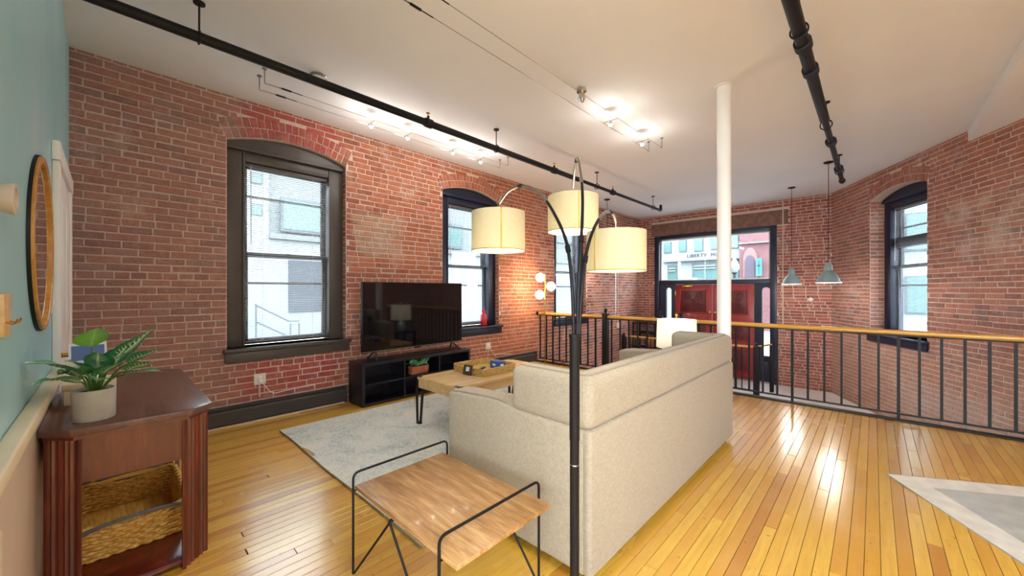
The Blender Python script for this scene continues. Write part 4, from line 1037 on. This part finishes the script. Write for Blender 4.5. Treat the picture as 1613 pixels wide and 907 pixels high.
# ------------------------------------------------------------------ rugs
rg = thing('area_rug', 'large pale blue-grey distressed rug under the coffee table', 'rug', (-4.27, 1.168, 0), 0)
RW_, RL_ = 2.49, 3.05; V = []; F = []; nx, ny = 40, 50
for j in range(ny + 1):
    for i in range(nx + 1):
        x = RW_ * i / nx; y = RL_ * j / ny; z = 0.013 + 0.0015 * math.sin(x * 5 + y * 3)
        if j == 0: z += 0.003 * math.sin(x * 7)
        V.append((x, y + (0.006 * math.sin(x * 4) if j == 0 else 0), z))
F = [(j * (nx + 1) + i, j * (nx + 1) + i + 1, (j + 1) * (nx + 1) + i + 1, (j + 1) * (nx + 1) + i) for j in range(ny) for i in range(nx)]
MB().add(V, F).build('pile', 'rug', rg, smooth=True)
MB().box(0.004, RW_ - 0.004, 0.01, RL_ - 0.004, 0.0008, 0.011).build('backing', plain('tan_rug_backing', '#b39a76', 0.95), rg)
MB().tube([(x / 12 * RW_, 0.006 * math.sin(x / 12 * RW_ * 4), 0.009) for x in range(13)], 0.006, 6).build('bound_edge', plain('rug_binding', '#8d7a5c', 0.95), rg)
MB().tube([(0, y, 0.009) for y in (0, RL_)], 0.006, 6).build('bound_edge', M['rug'], rg)
# rotated geometric rug at the right
gr = thing('geometric_rug', 'white and grey geometric rug at the right edge of the floor', 'rug', (0.073, 4.056, 0), math.radians(29.5))
GA, GB = 1.95, 1.7
MB().box(0, GA, -GB, 0, 0.0005, 0.009).build('base', plain('ivory_pile', '#dcdad2', 0.95, bump=0.6, bs=220), gr)
pg = [('pale_grey_pile', '#b3b6b4', [(0.17, -0.17), (0.17, -1.00), (0.86, -0.17)]), ('mid_grey_pile', '#8e9190', [(0.20, -1.03), (0.55, -0.64), (0.95, -1.03)]), ('pale_grey_pile', '#c3c5c2', [(0.58, -0.61), (0.90, -0.20), (1.35, -0.62), (0.97, -1.0)]),
      ('mid_grey_pile', '#8e9190', [(0.93, -0.17), (1.38, -0.60), (1.78, -0.17)]), ('pale_grey_pile', '#b3b6b4', [(0.17, -1.06), (0.17, -1.53), (0.95, -1.53), (0.98, -1.06)]), ('dark_grey_pile', '#777b7b', [(1.02, -1.02), (1.40, -0.64), (1.78, -1.02), (1.40, -1.45)])]
for nm, c, poly in pg: MB().prism(poly, 0.008, 0.0108, 'xy').build('rug_shape', plain(nm, c, 0.95, bump=0.6, bs=220), gr)
MB().tube([(0, 0, 0.006), (GA, 0, 0.006), (GA, -GB, 0.006), (0, -GB, 0.006)], 0.005, 6, True).build('bound_edge', plain('grey_binding', '#a3a39c', 0.9), gr)

# ------------------------------------------------------------------ coffee table and what is on it
RUGZ = 0.0145
cf = thing('coffee_table', 'pale oak coffee table with black flat metal legs on the rug', 'table', (-3.127, 2.92, RUGZ), 0)
ca, cb, czt = 0.338, 0.70, 0.50 - RUGZ
for k in range(4):
    x0 = -ca + k * (2 * ca / 4)
    MB().box(x0 + 0.001, x0 + 2 * ca / 4 - 0.001, -cb, cb, czt - 0.028, czt).build('top_plank', 'oak', cf, bevel=0.003)
for s in (-1, 1):
    MB().box(-ca + 0.012, ca - 0.012, s * (cb - 0.018) - 0.012, s * (cb - 0.018) + 0.012, czt - 0.115, czt - 0.028).build('end_apron', 'oak', cf, bevel=0.003)
    MB().box(s * (ca - 0.018) - 0.012, s * (ca - 0.018) + 0.012, -cb + 0.03, cb - 0.03, czt - 0.115, czt - 0.028).build('side_apron', 'oak', cf, bevel=0.003)
for sx in (-1, 1):
    for sy in (-1, 1):
        l = MB(); x = sx * (ca + 0.003); y0 = sy * (cb + 0.003)
        l.bar((x, y0, czt - 0.12), (x, y0 - sy * 0.01, 0.012), 0.035, 0.008, (0, 1, 0)); l.bar((x - sx * 0.11, y0, czt - 0.12), (x - sx * 0.055, y0 - sy * 0.01, 0.012), 0.012, 0.03, (1, 0, 0))
        l.box(min(x, x - sx * 0.06), max(x, x - sx * 0.06), y0 - sy * 0.01 - 0.018, y0 - sy * 0.01 + 0.018, 0, 0.012)
        l.box(x - 0.005, x + 0.005, min(y0, y0 - sy * 0.06), max(y0, y0 - sy * 0.06), czt - 0.12, czt + 0.003)
        l.box(min(x, x - sx * 0.06), max(x, x - sx * 0.06), min(y0, y0 - sy * 0.035), max(y0, y0 - sy * 0.035), czt + 0.0005, czt + 0.004)
        l.build('leg', 'black', cf)
TT = 0.50
tr_ = thing('wicker_tray', 'rectangular woven tray on the coffee table', 'tray', (-3.19, 2.92, TT), 0)
woven(tr_, 0.255, 0.25, 0.0, 0.078, 0.02, 0.0065, 96, 0.004, 'wicker_pale')
MB().prism(round_rect(0.25, 0.245, 0.05), 0.002, 0.008, 'xy').build('tray_base', 'wicker_pale', tr_)
rm = thing('remote_control', 'black remote control lying in the woven tray', 'remote', (-3.22, 2.90, TT + 0.008), 0.5)
MB().box(-0.022, 0.022, -0.085, 0.085, 0, 0.016).build('body', 'black', rm, bevel=0.005)
for k in range(5): MB().box(-0.012, 0.012, -0.06 + k * 0.028, -0.048 + k * 0.028, 0.016, 0.018).build('button', 'steel', rm)
nt = thing('sign_card', 'small dark sign card with white square against the tray', 'card', (-3.13, 2.615, TT + 0.006), 0.15)
mt_ = Matrix.Rotation(math.radians(-14), 4, 'X')
MB().box(-0.06, 0.06, -0.004, 0.004, 0, 0.10, mt_).build('card', 'gunmetal', nt); MB().box(-0.022, 0.024, -0.006, -0.004, 0.035, 0.08, mt_).build('white_square', 'paper', nt)
MB().box(-0.05, 0.05, 0.0, 0.02, -0.004, 0.008).build('foot', 'gunmetal', nt)
bb = thing('blue_box', 'small blue carton with a white mark in the woven tray', 'box', (-3.12, 3.06, TT + 0.008), -0.1)
MB().box(-0.075, 0.075, -0.05, 0.05, 0, 0.085).build('carton', 'blue', bb, bevel=0.003); MB().box(-0.03, 0.02, -0.0515, -0.0499, 0.035, 0.06).build('white_mark', 'paper', bb)
MB().box(0.0745, 0.0765, -0.02, 0.025, 0.035, 0.06).build('white_mark', 'paper', bb)

# ------------------------------------------------------------------ wire side table
sd = thing('side_table', 'rustic wood side table with bent black wire frame beside the sofa', 'table', (-1.455, 1.10, 0), 0)
tz = 0.44; ax, ay = 0.40, 0.265
MB().box(-ax, ax, -ay, ay, tz - 0.020, tz).build('top', 'rustic', sd, bevel=0.002)
for X in (-0.405, 0.305):
    x = X
    zf = 0.022 if X < 0 else 0.007
    MB().tube(fillet([(x, -ay - 0.006, 0.007), (x, -ay - 0.006, 0.50), (x, ay + 0.035, 0.50), (x, ay + 0.035, zf)], 0.035, 6), 0.0062, 8).build('wire_loop', 'black', sd, smooth=True)
    for y in (-ay - 0.006, ay + 0.035):
        xi = x + (0.36 if X < 0 else -0.36)
        MB().tube(fillet([(x, y, 0.035), (x + (0.004 if X < 0 else -0.004), y, 0.006 if y < 0 else zf), (xi, y, tz - 0.03), (xi, y * 0.9, tz - 0.026)], 0.02, 5), 0.0055, 8).build('hairpin_brace', 'black', sd, smooth=True)
    MB().tube([(x, -ay - 0.006, tz - 0.028), (x, ay + 0.035, tz - 0.028)], 0.005, 8).build('under_bar', 'black', sd)

# ------------------------------------------------------------------ sofa
SXB, SXF, SYA, SYB = -0.955, -2.04, 1.54, 4.03
sf = thing('sofa', 'beige linen sofa seen from behind with a padded wraparound back', 'sofa', ((SXB + SXF) / 2, (SYA + SYB) / 2, 0), 0)
hx, hy = (SXB - SXF) / 2, (SYB - SYA) / 2
Z0 = 0.045; AT = 0.17
for s in (-1, 1):
    y0, y1 = sorted((s * hy, s * (hy - AT)))
    MB().prism([(-hx, Z0), (hx - 0.03, Z0), (hx - 0.03, 0.735), (0.06, 0.745), (-0.10, 0.772), (-hx + 0.1, 0.752), (-hx, 0.742)], y0, y1, 'xz').build('side_arm', 'linen', sf, bevel=0.022, segs=3)
    yo = s * (hy - 0.012); yi = s * (hy - AT + 0.012)
    MB().tube([(hx - 0.54, yo, 0.768), (-0.10, yo, 0.773), (-hx + 0.1, yo, 0.753), (-hx + 0.012, yo, 0.738), (-hx + 0.012, yo, 0.07)], 0.006, 6).build('arm_piping', 'piping', sf, smooth=True)
MB().box(hx - 0.055, hx, -hy + 0.001, hy - 0.001, Z0, 0.735).build('back_panel', 'linen', sf, bevel=0.02, segs=3)
MB().box(hx - 0.19, hx - 0.04, -hy + AT, hy - AT, Z0, 0.735).build('back_frame', 'linen', sf, bevel=0.01)
RT_ = 0.165; wx = hx - 0.525
U = [(hx - 0.002, -hy + 0.002), (hx - 0.002, hy - 0.002), (wx, hy - 0.002), (wx, hy - RT_), (hx - RT_, hy - RT_), (hx - RT_, -hy + RT_), (wx, -hy + RT_), (wx, -hy + 0.002)]
MB().prism(U, 0.728, 0.985, 'xy').build('back_roll', 'linen', sf, bevel=0.052, segs=5)
i_ = 0.045
MB().tube(fillet([(wx + i_, -hy + i_, 0.983), (hx - i_, -hy + i_, 0.984), (hx - i_, hy - i_, 0.984), (wx + i_, hy - i_, 0.983)], 0.05), 0.0065, 6).build('roll_piping', 'piping', sf, smooth=True)
MB().tube(fillet([(wx + i_, -hy + RT_ - i_, 0.983), (hx - RT_ + i_ - 0.09 + 0.09, -hy + RT_ - i_, 0.983), (hx - RT_ + i_, hy - RT_ + i_, 0.983), (wx + i_, hy - RT_ + i_, 0.983)], 0.05), 0.0065, 6).build('roll_piping', 'piping', sf, smooth=True)
MB().box(-hx + 0.02, hx - 0.19, -hy + AT, hy - AT, Z0 + 0.02, 0.29).build('seat_base', 'linen', sf, bevel=0.015)
for s in (-1, 1):
    MB().box(-hx, hx - 0.30, s * 0.004 if s > 0 else -(hy - AT - 0.004), (hy - AT - 0.004) if s > 0 else -0.004, 0.292, 0.46).build('seat_cushion', 'linen', sf, bevel=0.045, segs=4)
    MB().box(hx - 0.36, hx - 0.17, s * 0.006 if s > 0 else -(hy - AT - 0.006), (hy - AT - 0.006) if s > 0 else -0.006, 0.45, 0.90).build('back_cushion', 'linen', sf, bevel=0.06, segs=4)
for sx in (-1, 1):
    for sy in (-1, 1): MB().lathe([(0.02, 0.0155 if sx < 0 else 0), (0.028, Z0 + 0.01)], 12, (sx * (hx - 0.09), sy * (hy - 0.09), 0)).build('foot', 'black', sf)
MB().box(-hx + 0.06, hx - 0.05, -hy + 0.05, hy - 0.05, 0.03, Z0 + 0.01).build('dust_cover', 'gap', sf)
# ------------------------------------------------------------------ three-arm arc floor lamp
PB = at(905, 900, 1.435); PBX, PBY = PB.x, PB.y
al = thing('arc_floor_lamp', 'three-arm arc floor lamp with cream drum shades in front of the sofa', 'floor lamp', (PBX, PBY, 0), 0)
MB().lathe([(0.0, 0.0), (0.15, 0.0), (0.15, 0.018), (0.14, 0.025), (0.03, 0.03), (0.022, 0.05), (0, 0.05)], 40).build('base', 'black', al, smooth=True)
MB().lathe([(0.0175, 0.04), (0.0175, 0.835), (0.019, 0.84), (0.019, 1.22), (0.021, 1.225), (0.021, 1.235), (0, 1.237)], 20).build('pole', 'black', al, smooth=True)
MB().lathe([(0.0182, 0.745), (0.0182, 0.75)], 20).build('pole_joint_ring', 'steel', al)
O = Vector((PBX, PBY, 0))
arms = [([(904, 535, 1.435), (901, 450, 1.44), (893, 385, 1.52), (876, 342, 1.66), (852, 306, 1.84), (826, 293, 1.99), (803, 300, 2.09), (787, 320, 2.15)], (785, 2.15, 332, 398, 84)),
        ([(909, 535, 1.435), (912, 430, 1.44), (917, 350, 1.53), (917, 295, 1.70), (911, 250, 1.93), (906, 264, 2.14), (903, 296, 2.29)], (902.5, 2.29, 307, 368, 79)),
        ([(912, 535, 1.435), (917, 450, 1.44), (926, 388, 1.52), (941, 349, 1.65), (955, 334, 1.80), (966, 338, 1.91), (970, 350, 1.98)], (970.5, 1.98, 362, 430, 91))]
for pts, (su, sdp, vt, vb, wpx) in arms:
    P = [at(*q) - O for q in pts]; S = spline(P, 8)
    a = MB().tube(S, [0.0068 if k < len(S) * 0.5 else 0.0058 for k in range(len(S))], 10).build('arm', 'black', al, smooth=True)
    hi = S[int(len(S) * 0.52):]
    MB().tube(hi, 0.0072, 10).build('arm_tip', 'steel', a, smooth=True)
    for fr in (0.28, 0.74):
        c = S[int(len(S) * fr)]; d_ = (S[int(len(S) * fr) + 1] - c).normalized()
        MB().tube([c - d_ * 0.014, c + d_ * 0.014], 0.0105, 10).build('arm_joint', 'black', a, smooth=True)
    c = at(su, 400, sdp) - O; zt = CAMH + (HZ - vt) / FPX * sdp; zb = CAMH + (HZ - vb) / FPX * sdp; r = wpx / FPX * sdp / 2
    zt -= 0.010; zb += 0.008
    e = S[-1]; cc = Vector((c.x, c.y, 0))
    s_ = MB().lathe_open([(r, zb), (r, zt), (r - 0.003, zt), (r - 0.003, zb), (r, zb)], 48, cc).build('lamp_shade', 'shade', al, smooth=True)
    MB().tube([(cc.x + r * math.cos(t), cc.y + r * math.sin(t), zb + 0.004) for t in [2 * PI * k / 48 for k in range(48)]], 0.0025, 6, True).build('shade_hem', 'seam', s_)
    t0 = math.atan2(-O.y - cc.y, -O.x - cc.x) + (0.10 if su < 800 else (0.22 if su < 930 else -0.85 + 0.0))
    if su > 930: t0 = math.atan2(-O.y - cc.y, -O.x - cc.x) - 0.75
    MB().box(-0.004, 0.004, -0.0012, 0.0012, zb, zt, Matrix.Translation((cc.x + (r + 0.0008) * math.cos(t0), cc.y + (r + 0.0008) * math.sin(t0), 0)) @ Matrix.Rotation(t0 + PI / 2, 4, 'Z')).build('shade_seam', 'seam', s_)
    MB().lathe([(0.0, zb + 0.006), (r - 0.004, zb + 0.006)], 40, cc).build('diffuser', 'diffuser', s_)
    MB().tube([e, Vector((e.x, e.y, zt - 0.05))], 0.0035, 8).build('hanger', 'steel', a)
    for k in range(3):
        t = 2 * PI * k / 3; MB().tube([(cc.x, cc.y, zt - 0.03), (cc.x + (r - 0.002) * math.cos(t), cc.y + (r - 0.002) * math.sin(t), zt - 0.012)], 0.002, 6).build('spider', 'steel', s_)
    MB().lathe([(0, zb + 0.07), (0.026, zb + 0.085), (0.03, zb + 0.11), (0.016, zb + 0.15), (0.014, zt - 0.03), (0, zt - 0.03)], 16, cc).build('bulb', 'white', s_, smooth=True)
    lamp('POINT', 'shade_light', (cc.x, cc.y, zb + 0.05), 0.9, (1, 0.85, 0.62), al, 0.03)
MB().tube([(at(970, 362, 1.98) - O), (at(970, 495, 1.98) - O)], 0.0012, 5).build('pull_cord', 'steel', al)

# ------------------------------------------------------------------ globe floor lamp, table lamp
gl = thing('globe_floor_lamp', 'slim brass floor lamp with three lit globes by the left wall', 'floor lamp', (-4.34, 5.46, 0), 0)
MB().lathe([(0, 0), (0.13, 0), (0.13, 0.02), (0.02, 0.026), (0, 0.026)], 32).build('base', 'black', gl, smooth=True)
MB().lathe([(0.009, 0.02), (0.009, 1.70), (0, 1.705)], 12).build('pole', 'brass', gl, smooth=True)
for (u, v) in ((851, 437), (868, 451), (850, 464)):
    p = at(u, v, 6.94) - Vector((-4.34, 5.46, 0)); 
    ar_ = MB().tube([(0, 0, p.z), (p.x * 0.3, p.y * 0.3, p.z)], 0.006, 8).build('arm', 'brass', gl)
    MB().lathe([(0, -0.08), (0.03, -0.074), (0.057, -0.056), (0.074, -0.03), (0.08, 0), (0.074, 0.03), (0.057, 0.056), (0.03, 0.074), (0, 0.08)], 24, p).build('globe', 'globe', ar_, smooth=True)
MB().tube([(-0.10, 0.02, 0.98), (0.01, 0, 0.98)], 0.006, 8).build('switch_stub', 'black', gl)
et = thing('end_table', 'dark end table beyond the far end of the sofa', 'table', (-1.62, 4.42, 0), 0)
MB().box(-0.24, 0.24, -0.24, 0.24, 0.48, 0.51).build('top', 'black_wood', et, bevel=0.004)
for x in (-0.21, 0.21):
    for y in (-0.21, 0.21): MB().box(x - 0.018, x + 0.018, y - 0.018, y + 0.018, 0, 0.48).build('leg', 'black_wood', et)
MB().box(-0.2, 0.2, -0.2, 0.2, 0.15, 0.17).build('lower_shelf', 'black_wood', et)
tl = thing('table_lamp', 'white drum shade table lamp on the dark end table', 'table lamp', (-1.62, 4.42, 0.51), 0)
M['celadon'] = plain('celadon_glaze', '#a9c3bd', 0.2, var=0.06)
MB().lathe([(0, 0), (0.08, 0), (0.085, 0.01), (0.105, 0.06), (0.10, 0.12), (0.06, 0.18), (0.03, 0.21), (0.025, 0.23), (0, 0.23)], 32).build('body', 'celadon', tl, smooth=True)
MB().tube([(0, 0, 0.22), (0, 0, 0.60)], 0.006, 8).build('stem', 'brass', tl)
s_ = MB().lathe_open([(0.215, 0.245), (0.205, 0.560), (0.202, 0.560), (0.212, 0.245), (0.215, 0.245)], 48).build('lamp_shade', 'shade_w', tl, smooth=True)
MB().lathe([(0, 0.60), (0.012, 0.602), (0.016, 0.615), (0.006, 0.63), (0, 0.632)], 12).build('finial', 'brass', s_, smooth=True)
for k in range(3): t = 2 * PI * k / 3; MB().tube([(0, 0, 0.555), (0.204 * math.cos(t), 0.204 * math.sin(t), 0.555)], 0.002, 6).build('spider', 'steel', s_)
MB().lathe([(0, 0.27), (0.02, 0.28), (0.03, 0.33), (0.03, 0.36), (0.015, 0.4), (0, 0.405)], 16).build('bulb', 'white', s_, smooth=True)
lamp('POINT', 'table_lamp_light', (0, 0, 0.44), 4.5, (1, 0.9, 0.76), tl, 0.04)

# ------------------------------------------------------------------ unseen ceiling lamps added behind the camera as fill light
for i, (x, y, lb) in enumerate(((1.9, 0.8, 'added round fill lamp on the ceiling at the right, behind the camera'), (1.2, -2.6, 'added round fill lamp on the rear room ceiling'))):
    zc = CZ - 0.14 if x > 0.87 else CZ
    fl_ = thing('added_fill_lamp', lb, 'ceiling light', (x, y, zc), 0)
    MB().lathe([(0.36, -0.001), (0.36, -0.05), (0.34, -0.06)], 40).build('rim', 'white', fl_, smooth=True)
    MB().lathe([(0.34, -0.055), (0.30, -0.075), (0, -0.085)], 40).build('diffuser', 'diffuser', fl_, smooth=True)
    lamp('AREA', 'fill_lamp_light', (0, 0, -0.10), 45, (0.96, 0.98, 1.0), fl_, shape='DISK', size=0.6)

# ------------------------------------------------------------------ outside: alley building, street fronts
def EX(h, k=0.38): c = lin(h); return (c[0] * k, c[1] * k, c[2] * k, 1)
o = MB().box(-60, 40, -30, 60, -1.0, -0.92).build('ground', plain('pale_pavement', EX('#a9abad'), 0.8, var=0.06, vs=0.5)); tag(o, 'pale wintry pavement outside the windows', 'ground', kind='structure')
M['ext_white'] = plain('white_render', EX('#a8adb0'), 0.8, var=0.03); M['ext_grey'] = plain('grey_render', EX('#8d9294'), 0.8, var=0.04); M['ext_dark'] = plain('grey_shutter', EX('#4c555e'), 0.6, var=0.06)
M['ext_glass'] = plain('far_window_glass', EX('#5d8583'), 0.25, var=0.1); M['ext_pink'] = plain('pink_stone', EX('#8d5c60'), 0.85, var=0.10, vs=2); M['turq'] = plain('turquoise_sign', EX('#2b9ba3'), 0.5, var=0.03); M['ext_shade'] = plain('slate_grey', EX('#626c76'), 0.7)
ab = thing('alley_building', 'pale building across the alley seen through the left windows', 'building', (-12, 0, -0.92), 0)
MB().box(-4, 0, -6, 3.02, 0, 6.3).build('white_wing', 'ext_white', ab)
MB().box(-4, -0.12, 3.02, 21, 2.9 + 0.92, 6.3).build('grey_upper_wall', 'ext_grey', ab)
MB().box(-4, 0, 3.02, 21, 0, 2.82 + 0.92).build('lower_wall', 'ext_white', ab)
MB().box(-0.2, 0.10, 3.02, 21, 2.82 + 0.92, 2.96 + 0.92).build('ledge_band', 'ext_grey', ab)
for z in (3.4, 4.25, 5.3):
    w = MB().box(-0.03, 0.02, 2.60, 2.86, z + 0.92, z + 0.30 + 0.92).build('window', 'ext_dark', ab); MB().box(0.02, 0.025, 2.62, 2.84, z + 0.02 + 0.92, z + 0.28 + 0.92).build('pane', 'ext_glass', w)
MB().box(-0.05, 0.03, 3.5, 4.40, 0.78 + 0.92, 2.25 + 0.92).build('shutter_door', 'ext_dark', ab)
for y in (3.1, 8.3, 12.6, 17.0):
    w = MB().box(-0.05, 0.02, y + 0.2, y + 1.5, 3.05 + 0.92, 4.0 + 0.92).build('window', 'ext_shade', ab); MB().box(0.02, 0.03, y + 0.27, y + 1.43, 3.12 + 0.92, 3.93 + 0.92).build('pane', 'ext_glass', w)
ar = thing('alley_handrail', 'thin grey handrail on the alley steps outside the first window', 'handrail', (-10.9, 2.45, -0.92), 0)
for a in (0.95, 0.55): MB().tube([(0, 0, 0.92 + a + 0.10), (0, 0.75, 0.92 + a - 0.35), (0, 0.98, 0.92 + a - 0.35)], 0.02, 8).build('rail', 'ext_shade', ar)
for y, z in ((0.02, 1.12), (0.78, 0.6), (0.98, 0.6)): MB().tube([(0, y, 0.0), (0, y, 0.92 + z - 0.05)], 0.02, 8).build('post', 'ext_shade', ar)
MB().box(-0.6, 0.5, -1.2, 1.4, 0, 0.55).build('stoop', 'ext_white', ar)
def ont(u, v, Y): return on_y(u, v, Y)
YS = 26.0
wb = thing('white_office_building', 'white stone building with lettering across the street, through the transom', 'building', (-10, YS, -0.92), 0)
def loc_w(p, root): return (p.x - root.location.x, p.z - root.location.z)
MB().box(-12, 4.2, 0, 8, 0, 12).build('facade', 'ext_white', wb)
def rect_on(root, nm, mat, u0, v0, u1, v1, d0, d1, par=None):
    a = loc_w(ont((u0 + u1) / 2, v0, YS), root); b = loc_w(ont((u0 + u1) / 2, v1, YS), root); xa = loc_w(ont(u0, v0, YS), root)[0]; xb = loc_w(ont(u1, v0, YS), root)[0]
    return MB().box(xa, xb, d0, d1, b[1], a[1]).build(nm, mat, par if par is not None else root)
for (u0, u1, vt, vb) in ((1070, 1082, 378, 397), (1094, 1108, 374, 396), (1120, 1133, 371, 393), (1150, 1164, 368, 391), (1046, 1058, 381, 399)):
    w = rect_on(wb, 'window', 'ext_shade', u0, vt, u1, vb, -0.06, 0.05); rect_on(wb, 'pane', 'ext_glass', u0 + 1, vt + 1, u1 - 1, vb - 1, -0.08, -0.055, w)
rect_on(wb, 'cornice', 'ext_grey', 1046, 408.5, 1167, 410.5, -0.35, 0.0)
rect_on(wb, 'sign_band', 'ext_white', 1060, 399, 1167, 407.5, -0.12, 0.0)
for (u0, u1, vt, vb) in ((1091, 1131, 414, 445), (1151, 1165, 410, 445), (1052, 1068, 418, 445)):
    w = rect_on(wb, 'shopfront', 'ext_shade', u0, vt, u1, vb, -0.05, 0.05); rect_on(wb, 'pane', 'ext_glass', u0 + 1.2, vt + 1.2, u1 - 1.2, vb, -0.08, -0.05, w)
    for k in range(2): rect_on(wb, 'awning_slat', 'ext_white', u0 + 3, vt + 4 + 4 * k, u1 - 3, vt + 5.6 + 4 * k, -0.2, -0.08, w)
cu = bpy.data.curves.new('lettering', 'FONT'); cu.body = 'LIBERTY  MU'; cu.size = 0.42; cu.extrude = 0.02; cu.space_character = 1.12
to = bpy.data.objects.new('lettering', cu); COL.objects.link(to); bpy.context.view_layer.update()
dg = bpy.context.evaluated_depsgraph_get(); me = bpy.data.meshes.new_from_object(to.evaluated_get(dg)); bpy.data.objects.remove(to)
me.materials.clear(); me.materials.append(plain('dark_letter_paint', EX('#24282d'), 0.5)); lt = bpy.data.objects.new('lettering', me); COL.objects.link(lt); lt.parent = wb
p0 = loc_w(ont(1083, 405.8, YS), wb); p1 = loc_w(ont(1132, 404, YS), wb)
xs_ = [v.co.x for v in me.vertices]; s__ = (p1[0] - p0[0]) / (max(xs_) - min(xs_))
lt.location = (p0[0], -0.14, p0[1]); lt.rotation_euler = (PI / 2, 0, 0); lt.scale = (s__, s__, 1)
pb = thing('pink_stone_church', 'pink stone church front with pointed arch across the street', 'building', (-3, YS, -0.92), 0)
MB().box(-2.75, 3.2, -0.4, 8, 0, 12).build('facade', 'ext_pink', pb)
def gothic(root, nm, mat, u0, u1, vt, vb, y0, y1):
    xa = loc_w(ont(u0, vb, YS), root)[0]; xb = loc_w(ont(u1, vb, YS), root)[0]; zb = loc_w(ont(u0, vb, YS), root)[1]; zt = loc_w(ont((u0 + u1) / 2, vt, YS), root)[1]
    w = xb - xa; sp = zt - w * 0.95; pts = [(xa, zb), (xb, zb)] + [(xb - w / 2 * (1 - math.cos(t)) , sp + (zt - sp) * math.sin(t)) for t in [PI / 2 * k / 6 for k in range(7)]]
    pts += [(xa + w / 2 * (1 - math.cos(t)), sp + (zt - sp) * math.sin(t)) for t in [PI / 2 * k / 6 for k in range(5, -1, -1)]]
    return MB().prism(pts, y0, y1, 'xz').build(nm, mat, root)
gothic(pb, 'arch_surround', plain('pale_pink_stone', EX('#a37877'), 0.8), 1174, 1196, 391, 438, -0.55, -0.35)
gothic(pb, 'arched_doorway', plain('mauve_door', EX('#5d4b61'), 0.7), 1177.5, 1192.5, 403, 438, -0.62, -0.5)
rect_on(pb, 'stone_course', 'ext_grey', 1167, 382, 1225, 384, -0.6, -0.3)
hs = thing('hanging_sign', 'tall turquoise sign with a dark cross on the church front', 'sign', (-3, YS, -0.92), 0)
rect_on(hs, 'panel', 'turq', 1195.5, 408, 1204.5, 435, -0.8, -0.66)
rect_on(hs, 'wall_bracket', 'ext_dark', 1198.5, 421, 1201.5, 423, -0.66, -0.402); rect_on(hs, 'cross_mark', 'ext_dark', 1199.2, 411, 1200.8, 432, -0.83, -0.79); rect_on(hs, 'cross_mark', 'ext_dark', 1196.8, 418, 1203.2, 420, -0.83, -0.79)
lp = at(1157, 430, 16.5)
sl_ = thing('street_lamp', 'white globe street lamp outside the transom', 'street lamp', (lp.x, lp.y, -0.92), 0)
MB().lathe([(0.16, 0), (0.12, 0.3), (0.06, 0.4), (0.05, 3.0), (0.10, 3.05), (0.1, 3.1)], 14).build('post', 'black', sl_)
MB().lathe([(0.1, 3.1), (0.19, 3.25), (0.19, 3.4), (0.08, 3.62), (0, 3.75)], 18).build('globe', 'ext_white', sl_, smooth=True)
cb_ = thing('pale_corner_building', 'pale building across the street seen through the right window', 'building', (0.6, YS, -0.92), 0)
MB().box(0, 14, 0.5, 8, 0, 12).build('facade', 'ext_white', cb_)
for x in (0.5, 2.2, 3.9, 5.6):
    for z in (1.2, 4.2, 7.2):
        w = MB().box(x, x + 1.0, 0.4, 0.55, z, z + 1.8).build('window', 'ext_shade', cb_); MB().box(x + 0.06, x + 0.94, 0.38, 0.41, z + 0.06, z + 1.74).build('pane', 'ext_glass', w)
